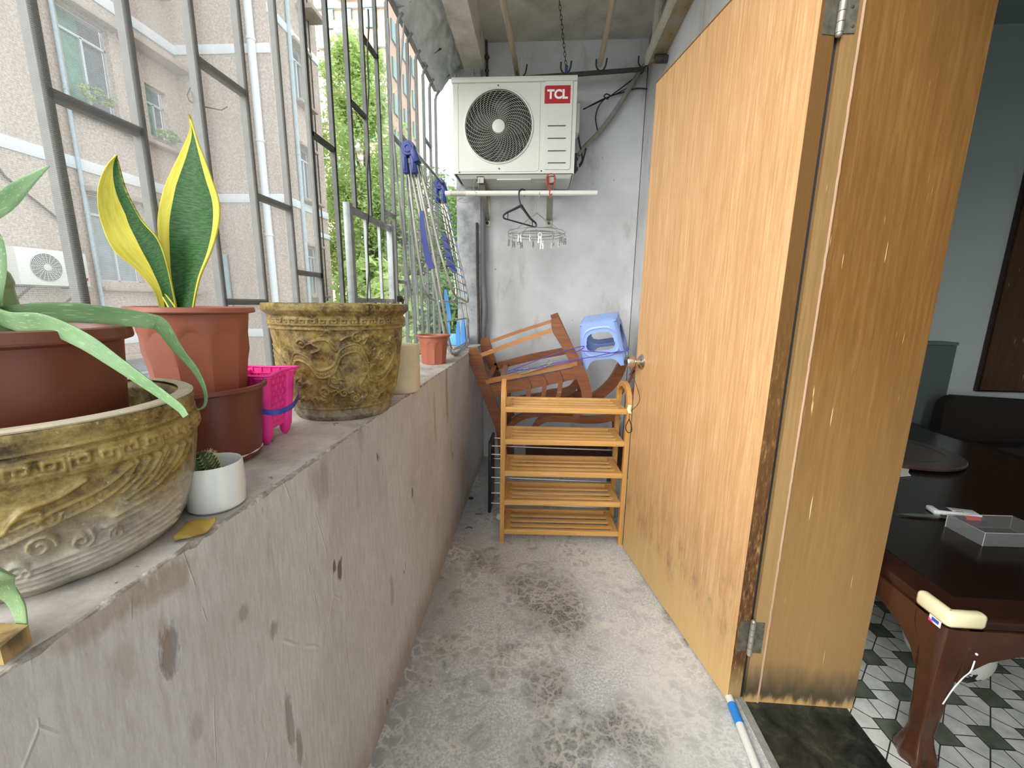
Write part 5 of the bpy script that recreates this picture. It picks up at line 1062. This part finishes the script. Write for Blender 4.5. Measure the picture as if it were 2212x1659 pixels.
secs = [(.44, .004, .100), (.40, .002, .094), (.35, .005, .072), (.29, .009, .058), (.22, .013, .051), (.15, .020, .046), (.10, .029, .042), (.075, .028, .047), (.05, .022, .058), (.025, .016, .072), (.004, .018, .072), (.0, .020, .066)]
for lx, ly, sx_, sy_ in ((TX0, TY0, 1, 1), (TX1, TY0, -1, 1), (TX0, TY1, 1, -1), (TX1, TY1, -1, -1)):
    mb = MB(); rings = []; n = 40
    for z, off, w_ in secs:
        ring = []
        for k in range(n):
            a = 2 * PI * k / n; c_, s_ = math.cos(a), math.sin(a); e = (abs(c_) ** 5 + abs(s_) ** 5) ** (-1 / 5); r2 = w_ / 2 * e
            if z < .09: r2 *= 1 + .10 * math.cos(a * 6 + PI / 2 * 0) * min(1, (.09 - z) / .05)
            ring.append(mb.b.verts.new((lx + sx_ * (off + w_ / 2 + r2 * c_), ly + sy_ * (off + w_ / 2 + r2 * s_), z)))
        rings.append(ring)
    for a, b in zip(rings, rings[1:]):
        for k in range(n): mb.b.faces.new((a[k], a[(k + 1) % n], b[(k + 1) % n], b[k]))
    mb.b.faces.new(rings[0]); mb.b.faces.new(rings[-1][::-1]); build('leg', mb, M['table_leg'], tb, 60)
# sticker on the corner of the leg, paint drip
a = atx(2020, 1333, TX0 - .0015)
mb = MB(); y0, z0 = a.y, a.z; mb.box((TX0 - .003, y0 - .003, z0 - .008), (.001, .030, .017)); st = build('sticker', mb, M['white'], tb, 0, label='small white sticker with dark print')
mb = MB(); mb.box((TX0 - .0037, y0 - .004, z0 - .007), (.0006, .018, .009)); build('print', mb, M['bluep'], st, 0)
mb = MB(); mb.prism([(TX0 - .0037, y0 + .012, z0 - .008), (TX0 - .0037, y0 + .012, z0 - .0165), (TX0 - .0037, y0 - .003, z0 - .0165)], (-.0006, 0, 0)); build('pink_corner', mb, M['pink'], st, 0)
mb = MB(); mb.tube(path([(1.075, TY0 - .003, .365), (1.072, TY0 - .003, .335), (1.066, TY0 + .003, .31), (1.052, TY0 + .006, .27), (1.045, TY0 + .012, .22)], 5), .0022, 6, flat=.5); mb.ball((1.074, TY0 - .004, .385), .003, 8); build('paint_drip', mb, M['white'], tb, 40, label='white paint drip')
# cream corner guard
mb = MB(); mb.box((TX0 + .035, TY0 + .003, TZ - .006), (.088, .026, .040), bevel=.010); mb.box((TX0 + .003, TY0 + .038, TZ - .006), (.026, .088, .040), bevel=.010); tag(build('corner_guard', mb, M['cream'], smooth=60, origin=(TX0, TY0, TZ)), 'cream foam corner guard on the near corner of the dark table', 'corner guard')
# lazy susan, paper, remote, knife, clear box
c = Vector((1.80, 2.13, TZ + .0022)); mb = MB(); mb.lathe([(.001, 0), (.25, 0), (.272, .008), (.275, .018), (.270, .024), (.205, .025), (.202, .022), (.196, .022), (.193, .025), (.001, .025)], c, 80); tag(build('round_tray', mb, plain('dark_varnished_disc', '4a3a33', .3, var=.2), origin=c), 'dark round wooden turntable disc on the table', 'turntable')
mb = MB(); q = [atz(*p, TZ + .004) for p in ((1945, 1012), (1965, 1010), (1962, 1022), (1968, 1028), (1945, 1030))]; mb.prism(q, (0, 0, .002)); tag(build('paper_scrap', mb, M['white'], smooth=0, origin=q[0]), 'torn white paper scrap on the table next to the round disc', 'paper')
def flat_obj(nm, p0, p1, w_, h, z, mat, bev=.003):
    a = atz(*p0, z); b = atz(*p1, z); d = (b - a); d.z = 0; L = d.length; d.normalize(); R_ = Matrix((d, Vector((-d.y, d.x, 0)), Vector((0, 0, 1)))).transposed(); return (a + b) / 2, R_, L, d
m_, R_, L, d_ = flat_obj('r', (2008, 1100), (2112, 1112), .04, .016, TZ + .012, None)
t_ = thing('remote_control', (m_.x, m_.y, TZ + .003), 'white remote control with a grey screen lying on the dark table', 'remote control')
mb = MB(); mb.box(m_ + Vector((0, 0, -.001)), (L, .048, .017), R_, bevel=.005); build('housing', mb, M['remote'], t_, 50)
mb = MB(); mb.box(m_ - d_ * L * .24 + Vector((0, 0, .008)), (L * .28, .032, .002), R_); build('display', mb, M['screen'], t_, 0)
mb = MB()
for k in range(6): mb.ball(m_ + d_ * (L * (.02 + .06 * (k % 3))) + R_ @ Vector((0, .009 * (1 if k < 3 else -1), .0075)), .004, 8, (1, 1, .4))
build('button', mb, M['galv'], t_)
m_, R_, L, d_ = flat_obj('k', (1932, 1107), (2120, 1117), .02, .01, TZ + .008, None); m_ = m_ - Vector((d_.y, -d_.x, 0)) * -.012
t_ = thing('kitchen_knife', (m_.x, m_.y, TZ + .003), 'kitchen knife with a black and red handle lying in front of the remote control', 'knife')
mb = MB(); mb.prism([m_ + R_ @ Vector(p) for p in ((-L / 2, .0, 0), (-L / 2 + .05, -.011, 0), (L * .02, -.012, 0), (L * .02, .010, 0), (-L / 2 + .06, .010, 0))], (0, 0, .0015)); build('blade', mb, M['steel'], t_, 0)
mb = MB(); mb.tube([m_ + d_ * L * .02, m_ + d_ * L * .16], [.010, .011], 12, flat=.6); build('ferrule', mb, M['steel'], t_, 50)
mb = MB(); mb.tube([m_ + d_ * L * .16, m_ + d_ * L * .5], [.011, .012], 12, flat=.6); build('handle', mb, M['black'], t_, 50)
mb = MB(); mb.tube([m_ + d_ * L * .26, m_ + d_ * L * .42], [.0122, .0126], 12, flat=.6); build('red_band', mb, M['red'], t_, 50)
bc = Vector((1.490, 1.315, TZ + .003)); R_ = Matrix.Rotation(math.radians(2), 3, 'Z'); mb = MB(); bw_, bd_, bh_ = .21, .115, .045
mb.box(bc + Vector((0, 0, .0015)), (bw_, bd_, .002), R_)
for s_ in (-1, 1): mb.box(bc + R_ @ Vector((s_ * (bw_ / 2 - .001), 0, bh_ / 2)), (.002, bd_, bh_), R_); mb.box(bc + R_ @ Vector((0, s_ * (bd_ / 2 - .001), bh_ / 2)), (bw_, .002, bh_), R_)
t_ = build('plastic_box', mb, M['clear'], smooth=0, origin=bc); tag(t_, 'clear open plastic box on the dark table', 'box')
mb = MB(); P = [bc + R_ @ Vector((x, y, bh_)) for x, y in ((-bw_ / 2, -bd_ / 2), (bw_ / 2, -bd_ / 2), (bw_ / 2, bd_ / 2), (-bw_ / 2, bd_ / 2))]; mb.tube(P, .0012, 6, closed=True); mb.tube([bc + R_ @ Vector((-bw_ / 2, -bd_ / 2, 0)), P[0]], .0012, 5); mb.tube([bc + R_ @ Vector((-bw_ / 2, bd_ / 2, 0)), P[3]], .0012, 5); build('box_rim', mb, plain('milky_rim', 'aab0b0', .3), t_, 50)
# soccer ball under the table
c = Vector((1.385, 1.28, .112)); R0 = .11; mb = MB(); bmesh.ops.create_icosphere(mb.b, subdivisions=4, radius=R0, matrix=Matrix.Translation(c)); r = build('soccer_ball', mb, plain('ball_white', 'dcdcd6', .45, var=.04), origin=c - Vector((0, 0, R0))); tag(r, 'white football with black patches on the tiles under the table', 'ball')
ph = (1 + 5 ** .5) / 2; ico = [Vector(v).normalized() for v in ((0, 1, ph), (0, -1, ph), (0, 1, -ph), (0, -1, -ph), (1, ph, 0), (-1, ph, 0), (1, -ph, 0), (-1, -ph, 0), (ph, 0, 1), (-ph, 0, 1), (ph, 0, -1), (-ph, 0, -1))]
rb_ = Matrix.Rotation(.5, 3, 'X') @ Matrix.Rotation(.4, 3, 'Z')
for v0 in ico:
    n_ = rb_ @ v0; e = n_.orthogonal().normalized(); f_ = n_.cross(e); mb = MB(); cv = mb.b.verts.new(c + n_ * (R0 + .0012)); 
    ring = [mb.b.verts.new(c + (n_ + (e * math.cos(2 * PI * k / 5) + f_ * math.sin(2 * PI * k / 5)) * .36).normalized() * (R0 + .0006)) for k in range(5)]
    mid = [mb.b.verts.new(c + (n_ + (e * math.cos(2 * PI * k / 5) + f_ * math.sin(2 * PI * k / 5)) * .18).normalized() * (R0 + .0012)) for k in range(5)]
    for k in range(5): mb.b.faces.new((cv, mid[k], mid[(k + 1) % 5])); mb.b.faces.new((mid[k], ring[k], ring[(k + 1) % 5], mid[(k + 1) % 5]))
    o = build('black_patch', mb, M['black'], r, 60); 
vd = (Vector((0, 0, .3)) - c); vd = Vector((-.25, -.92, -.25)).normalized(); pos = c + vd * (R0 + .001); mb = text_mb('361', .035, pos, (1, -.25, .1), (0, -.25, 1), .0003); build('ball_print', mb, M['black'], r, 0)
mb = MB(); mb.lathe([(.001, 0), (.11, 0), (.135, .02), (.14, .08), (.13, .13), (.10, .14), (.001, .14)], (1.57, 1.73, 0), 32); tag(build('black_basin', mb, M['black'], origin=(1.57, 1.73, 0)), 'dark round basin on the floor under the table', 'basin')
# chair, cabinets
t_ = thing('lounge_chair', (3.25, 2.98, 0), 'dark rounded chair back behind the far side of the table', 'chair')
dk = plain('dark_brown_upholstery', '1d1613', .6, var=.2)
mb = MB(); mb.prism([(2.80, 2.95, .30), (2.80, 2.95, .57), (2.83, 2.95, .605), (2.88, 2.95, .62), (3.4, 2.95, .60), (3.62, 2.95, .57), (3.68, 2.95, .50), (3.68, 2.95, .30)], (0, .07, 0)); build('backrest', mb, dk, t_, 40)
mb = MB(); mb.box((3.24, 2.99, .27), (.86, .36, .08), bevel=.02); build('seat', mb, dk, t_, 40)
for x in (2.86, 3.62):
    for y in (2.86, 3.12): mb = MB(); mb.box((x, y, .12), (.05, .05, .235)); build('leg', mb, dk, t_, 0)
t_ = thing('low_cabinet', (2.80, 3.22, 0), 'plain grey green low cabinet standing against the room wall', 'cabinet')
mb = MB(); mb.box((2.76, 3.235, .475), (.49, .125, .95), bevel=.004); build('body', mb, plain('grey_green_paint', '5f6b6b', .6, var=.05), t_, 30); mb = MB(); mb.box((2.76, 3.235, .962), (.50, .13, .02)); build('top', mb, plain('grey_green_top', '6a7676', .6, var=.05), t_, 0)
t_ = thing('wall_cupboard', (3.7, 3.29, .60), 'dark brown wooden cupboard hung on the room wall', 'cupboard')
mb = MB(); mb.box((3.72, 3.28, 1.60), (.84, .035, 2.0), bevel=.004); build('body', mb, M['table'], t_, 30)
mb = MB(); mb.box((3.72, 3.257, 1.60), (.82, .014, 1.97), bevel=.002); build('door', mb, wood('dark_cupboard_wood', '3f2b1b', '4f3724', '5c432c'), t_, 30)
# ------------------------------------------------------------------ outside: neighbouring block
def wall_holes(mp, u0, u1, z0, z1, holes, depth=.14):
    mb = MB(); U = sorted({u0, u1} | {h[0] for h in holes} | {h[1] for h in holes}); Z = sorted({z0, z1} | {h[2] for h in holes} | {h[3] for h in holes})
    V = {}
    def v(u, z, d=0):
        k = (round(u, 4), round(z, 4), d)
        if k not in V: V[k] = mb.b.verts.new(mp(u, z, d))
        return V[k]
    for a, b in zip(U, U[1:]):
        for c_, d_ in zip(Z, Z[1:]):
            mu, mz = (a + b) / 2, (c_ + d_) / 2
            if any(h[0] < mu < h[1] and h[2] < mz < h[3] for h in holes): continue
            mb.b.faces.new((v(a, c_), v(b, c_), v(b, d_), v(a, d_)))
    for h in holes:
        q = [(h[0], h[2]), (h[1], h[2]), (h[1], h[3]), (h[0], h[3])]
        for i in range(4): a, b = q[i], q[(i + 1) % 4]; mb.b.faces.new([mb.b.verts.new(mp(*a, 0)), mb.b.verts.new(mp(*b, 0)), mb.b.verts.new(mp(*b, depth)), mb.b.verts.new(mp(*a, depth))])
    return mb
bd = thing('apartment_building', (-7.8, 8, -6.5), 'beige mosaic tiled apartment block with white bands across the narrow yard', 'building')
XA, YB, XC = -7.8, 9.3, -5.7
mA = lambda u, z, d: (XA - d, u, z); mB = lambda u, z, d: (u, YB + d, z); mC = lambda u, z, d: (XC - d, u, z)
hA = []; 
for f, zz in enumerate((-4.3, -1.4, 1.5, 4.38, 7.3)): hA += [(7.05, 7.87, zz, zz + 1.46), (8.48, 8.95, zz + .02, zz + .95)]; hA += [(2.2, 3.5, zz, zz + 1.4)]
hC = [(10.12, 10.68, z, z + 1.12) for z in (-4.2, -1.8, 1.38, 3.62, 5.75, 8.2)]
build('side_wall', wall_holes(mA, -3, YB, -6.5, 11, hA), M['mosaic'], bd, 0); build('projecting_wall', wall_holes(mB, XA, XC, -6.5, 11, []), M['mosaic'], bd, 0); build('front_wall', wall_holes(mC, YB, 11.25, -6.5, 11, hC), M['mosaic'], bd, 0)
build('end_wall', wall_holes(lambda u, z, d: (u, 11.25, z), XC - 8, XC, -6.5, 11, []), M['mosaic'], bd, 0)
def window(mp, h, glass, d=.12, split=.5, tr=None):
    u0, u1, z0, z1 = h; mb = MB(); w_ = .035
    def bar_(a, b): 
        p, q = Vector(mp(*a, d)), Vector(mp(*b, d)); mb.bar(p, q, w_ * 1.3, .04)
    for a, b in (((u0, z0), (u0, z1)), ((u1, z0), (u1, z1)), ((u0, z0), (u1, z0)), ((u0, z1), (u1, z1)), ((u0 + (u1 - u0) * split, z0), (u0 + (u1 - u0) * split, z1 if tr is None else z0 + (z1 - z0) * tr))): bar_(a, b)
    if tr: bar_((u0, z0 + (z1 - z0) * tr), (u1, z0 + (z1 - z0) * tr))
    f_ = build('window', mb, M['alu'], bd, 0); mb = MB(); mb.b.faces.new([mb.b.verts.new(mp(*q, d + .02)) for q in ((u0, z0), (u0 + (u1 - u0) * split, z0), (u0 + (u1 - u0) * split, z1), (u0, z1))]); build('pane', mb, M[glass], f_, 0)
    mb = MB(); mb.b.faces.new([mb.b.verts.new(mp(*q, d + .05)) for q in ((u0 + (u1 - u0) * split, z0), (u1, z0), (u1, z1), (u0 + (u1 - u0) * split, z1))]); build('pane', mb, M['glass_d' if glass != 'glass_b' else 'glass_b'], f_, 0)
for h in hA:
    small = h[1] - h[0] < .6; window(mA, h, 'glass_b' if h[2] < 2 and not small else 'glass_g', split=.5 if not small else .5, tr=.68 if small else .78)
for h in hC: window(mC, h, 'glass_g', split=.55, tr=.8)
def slab(nm, c, s_, mat, lab=None): mb = MB(); mb.box(c, s_, bevel=.01); return build(nm, mb, mat, bd, 30, label=lab)
for z in (-2.4, .45, 3.40, 6.3, 9.2): slab('white_band', (XA + .012, (YB - 3) / 2, z), (.03, YB + 3, .19), M['band']); slab('white_band', ((XA + XC) / 2, YB - .012, z), (XC - XA, .03, .18), M['band'])
for z in (-2.2, .45, 3.40, 7.03, 9.6): slab('white_band', (XC + .012, 10.27, z), (.03, 1.96, .17), M['band'])
slab('white_band', (XC + .012, 10.85, 2.87), (.03, .82, .12), M['band'])
for zz in (-4.3, -1.4, 1.5, 4.38, 7.3):
    slab('ledge', (XA + .17, 8.67, zz + 1.50), (.36, 1.28, .10), M['ledge']); slab('window_sill', (XA + .09, 8.55, zz - .16), (.2, 1.25, .07), M['ledge']); slab('window_sill', (XA + .05, 7.46, zz - .14), (.12, .95, .06), M['ledge']); slab('lintel', (XA + .10, 7.46, zz + 1.52), (.22, 1.0, .09), M['ledge'])
for z in (-4.2, -1.8, 1.38, 3.62, 5.75, 8.2): slab('window_sill', (XC + .09, 10.4, z - .07), (.2, .74, .06), M['ledge']); slab('lintel', (XC + .06, 10.4, z + 1.16), (.14, .74, .07), M['ledge'])
slab('ledge', (XC + .18, 10.72, 7.75), (.4, .60, .10), M['ledge'])
for nm, P, r_, mt in (('downpipe', [(-6.035, YB - .09, -6.5), (-6.035, YB - .09, 11)], .075, 'facpipew'), ('thin_pipe', [(XA + .05, 6.95, -6.5), (XA + .05, 6.95, 11)], .028, 'facpipe'), ('thin_pipe', [(XC + .05, 9.98, -6.5), (XC + .05, 9.98, 11)], .04, 'facpipe'), ('thin_pipe', [(XC + .04, 10.86, -6.5), (XC + .04, 10.86, 9)], .014, 'iron'), ('downpipe', [(-7.15, YB - .07, -6.5), (-7.15, YB - .07, 2.2)], .06, 'facpipe'), ('thin_pipe', [(XA + .04, 5.3, 4.0), (XA + .04, 5.9, 2.9), (XA + .04, 6.6, 2.35)], .018, 'iron')):
    mb = MB(); mb.tube(P, r_, 14); 
    for z in np.arange(-5, 9, 1.9):
        if len(P) == 2 and z < P[1][2]: mb.tube([(P[0][0], P[0][1], z), (P[0][0], P[0][1], z + .05)], r_ * 1.18, 14)
    build(nm, mb, M[mt], bd)
# neighbour's air conditioner
t_ = thing('air_conditioner', (XA + .3, 6.03, 1.36), 'white outdoor air conditioner on the neighbouring beige wall, seen through the mesh at the left', 'air conditioner')
y0, y1, z0, z1 = 5.58, 6.52, 1.37, 1.90; xf = XA + .38
mb = MB(); mb.box((XA + .22, (y0 + y1) / 2, (z0 + z1) / 2), (.32, y1 - y0, z1 - z0), bevel=.015); build('casing', mb, M['acwhite'], t_, 30)
cy_, cz_ = 5.93, 1.635; mb = MB(); mb.lathe([(.001, 0), (.20, 0), (.20, .004), (.001, .004)], (xf + .001, cy_, cz_), 40, rot=Matrix.Rotation(PI / 2, 3, 'Y')); build('fan_opening', mb, M['acdark'], t_)
mb = MB()
for k in range(9): mb.torus((xf + .012, cy_, cz_), .045 + k * .0195, .0035, 40, 5, (1, 0, 0))
for k in range(20): a = 2 * PI * k / 20; mb.tube([(xf + .014, cy_ + .04 * math.cos(a), cz_ + .04 * math.sin(a)), (xf + .014, cy_ + .2 * math.cos(a + .25), cz_ + .2 * math.sin(a + .25))], .003, 5)
mb.lathe([(.001, 0), (.05, 0), (.05, .012), (.001, .014)], (xf + .01, cy_, cz_), 20, rot=Matrix.Rotation(PI / 2, 3, 'Y')); build('fan_guard', mb, M['wire'], t_)
mb = MB(); mb.box((xf + .002, 6.34, 1.80), (.004, .22, .045)); build('sticker', mb, M['red'], t_, 0); mb = MB(); mb.box((xf + .002, 6.34, 1.73), (.004, .20, .085)); build('sticker', mb, M['bluep'], t_, 0); mb = MB(); mb.prism([(xf + .001, 6.36, 1.42), (xf + .001, 6.40, 1.42), (xf + .001, 6.49, 1.52), (xf + .001, 6.49, 1.48)], (.004, 0, 0)); build('stripe', mb, M['red'], t_, 0)
mb = MB()
for y in (5.7, 6.4): mb.bar((XA, y, 1.35), (XA + .42, y, 1.35), .03, .03); mb.bar((XA, y, 1.10), (XA + .35, y, 1.34), .025, .025)
build('bracket', mb, M['iron'], t_, 0)
# ------------------------------------------------------------------ foliage
def foliage(name, blobs, n, size, mat, parent, seed, flat=.35, clus=90):
    rg = np.random.default_rng(seed); P = []; per = n // (len(blobs))
    for (cx_, cy_, cz_), (rx, ry, rz) in blobs:
        d = rg.normal(size=(clus, 3)); d /= np.linalg.norm(d, axis=1)[:, None]; rad = rg.uniform(.55, 1, clus) ** .6; cc_ = d * rad[:, None]
        k = rg.integers(0, clus, per); q = cc_[k] + rg.normal(size=(per, 3)) * .10; P.append(np.array([cx_, cy_, cz_]) + q * np.array([rx, ry, rz]))
    P = np.concatenate(P); N = len(P); a = rg.normal(size=(N, 3)); a[:, 2] *= .6; a /= np.linalg.norm(a, axis=1)[:, None]; b = rg.normal(size=(N, 3)); b -= (b * a).sum(1)[:, None] * a; b /= np.linalg.norm(b, axis=1)[:, None]
    s_ = (rg.uniform(.6, 1.25, N) * size)[:, None]; nn = np.cross(a, b)
    V = np.stack([P - a * s_, P - a * s_ * .1 + b * s_ * .42 + nn * s_ * .12, P + a * s_, P - a * s_ * .1 - b * s_ * .42 + nn * s_ * .12], 1).reshape(-1, 3)
    o0 = np.array(parent.location if parent else (0, 0, 0)); V = V - o0; idx = np.arange(N) * 4
    Fc = np.concatenate([np.stack([idx, idx + 1, idx + 2], 1), np.stack([idx, idx + 2, idx + 3], 1)]); me = bpy.data.meshes.new(name); me.from_pydata(V.tolist(), [], Fc.tolist()); me.materials.append(mat)
    o = bpy.data.objects.new(name, me); COL.objects.link(o); o.parent = parent; o['kind'] = 'stuff'; return o
def tree(x, y, blobs, n, size, mat, label, seed, tr=.12, kind='leafy_tree'):
    t_ = thing(kind, (x, y, -6.5), label, 'tree' if 'tree' in kind else 'bush'); foliage('foliage', blobs, n, size, mat, t_, seed); rg = random.Random(seed)
    mb = MB(); top_ = blobs[0][0][2]; mb.tube([(x, y, -6.5), (x + .1, y, -2), (x - .05, y + .05, top_ - .5), (x, y, top_ + .8)], [tr * 1.4, tr, tr * .7, tr * .25], 10)
    for c_, r_ in blobs:
        for k in range(3): mb.tube([(x, y, c_[2] - 1.4), (c_[0] + rg.uniform(-.5, .5) * r_[0], c_[1] + rg.uniform(-.4, .4) * r_[1], c_[2] + rg.uniform(-.2, .5) * r_[2])], [tr * .35, tr * .1], 6)
    build('trunk', mb, M['bark'], t_)
tree(-6.1, 15, [((-6.2, 15, 6.2), (1.6, 1.3, 2.4)), ((-5.6, 14.6, 3.6), (1.7, 1.3, 1.8)), ((-6.4, 15.2, 8.3), (1.0, 1.0, 1.6)), ((-6.6, 15, 3.4), (1.3, 1.2, 1.8))], 34000, .085, M['leaf_a'], 'tall bright yellow green tree beside the beige apartment block', 1)
tree(-4.6, 17, [((-4.9, 17, 4.6), (1.5, 1.4, 1.9)), ((-3.8, 16.6, 3.0), (1.5, 1.2, 1.9)), ((-5.6, 17.2, 2.6), (1.7, 1.3, 2.0)), ((-3.9, 17.4, 1.3), (2.2, 1.3, 1.7))], 32000, .095, M['leaf_b'], 'mid green tree behind the hatch of the grille', 2)
tree(-2.2, 14, [((-2.6, 14, 3.3), (1.0, 1.0, 1.5)), ((-2.2, 13.6, 1.8), (1.3, 1.0, 1.4)), ((-1.4, 14.4, 2.6), (1.1, 1.0, 1.6))], 18000, .085, M['leaf_b'], 'green tree seen between the drying rack and the grey column', 3)
tree(-4.2, 10.2, [((-4.35, 10.4, 1.2), (.95, .8, .95)), ((-3.5, 10.0, .7), (.9, .8, 1.0)), ((-4.3, 10.2, -.6), (1.2, .9, 1.0))], 5200, .15, M['leaf_a'], 'low bush with large pale green leaves right below the grille hatch', 4, .06, 'leafy_bush')
tree(-2.2, 10.6, [((-2.5, 10.6, 1.0), (.9, .8, 1.0)), ((-1.7, 10.8, .6), (.9, .8, 1.0)), ((-2.3, 10.4, -.6), (1.3, .9, 1.0))], 5000, .14, M['leaf_c'], 'deep green large leaved bush behind the drying rack', 5, .06, 'leafy_bush')
tree(-9.5, 24, [((-9.0, 24, 5.5), (2.4, 1.6, 3.2)), ((-6.5, 24, 3.5), (2.4, 1.6, 2.8)), ((-4.0, 24, 3.2), (2.6, 1.6, 2.8)), ((-1.2, 24, 2.6), (2.6, 1.6, 2.8))], 26000, .15, M['leaf_c'], 'dense dark green row of tree crowns far behind the other trees', 6, .2)
# little plants on the neighbour's sills
for (u, z, w_, h_), lab in (((8.78, 4.42, .30, .16), 'small green weeds growing on the sill of the narrow upper window'), ((7.35, 4.52, .28, .22), 'green potted shoots inside the green curtained upper window'), ((8.35, 2.95, .30, .22), 'weeds growing on the ledge of the neighbouring wall below the white band')):
    p = Vector((XA + .14, u, z - .04)); t_ = bpy.data.objects.new('sill_weeds', None); COL.objects.link(t_); t_.location = p; tag(t_, lab, 'weeds'); foliage('leaves', [((XA + .14, u, z + h_ * .3), (.10, w_, h_ * .6))], 700, .035, M['leaf_b'], t_, int(u * 10), clus=30)
# ------------------------------------------------------------------ far tower
tw = thing('tower_block', (-17, 45, -6.5), 'tall peach coloured residential tower with green windows far behind the trees', 'building')
mb = MB(); mb.box((-17.0, 45, 15), (6, 10, 43)); build('body', mb, M['tower'], tw, 0)
for k in range(7): mb = MB(); mb.box((-17, 39.9, 6.5 + 3 * k + 1.6), (6.1, .3, .35)); build('floor_band', mb, M['band'], tw, 0)
for k in range(8):
    for j, x in enumerate((-19.0, -17.3, -15.2)):
        mb = MB(); mb.box((x, 39.94, 7.2 + 3 * k), (1.0 if j != 1 else .8, .2, 1.5), bevel=.02); wd_ = build('window', mb, M['tower_w'], tw, 0)
        if j == 1: mb = MB(); mb.box((x, 39.5, 6.1 + 3 * k), (1.7, 1.0, .9)); build('balcony', mb, M['band'], tw, 0)
    for y in (42.0, 45.0, 48.0):
        mb = MB(); mb.box((-13.96, y, 7.2 + 3 * k), (.2, 1.3, 1.6)); build('window', mb, M['tower_w'], tw, 0)
tw = thing('tower_block', (-31, 62, -6.5), 'pale peach residential tower at the far left above the bright tree', 'building')
mb = MB(); mb.box((-36, 66, 22), (16, 8, 57)); build('body', mb, M['tower'], tw, 0)
for k in range(9):
    for x in (-33.4, -30.6): mb = MB(); mb.box((x, 61.95, 20 + 3.1 * k), (1.5, .2, 1.6)); build('window', mb, M['glass_d'], tw, 0)
mb = MB(); mb.box((0, 40, -6.6), (160, 160, .2)); struct('ground', mb, M['ground'])
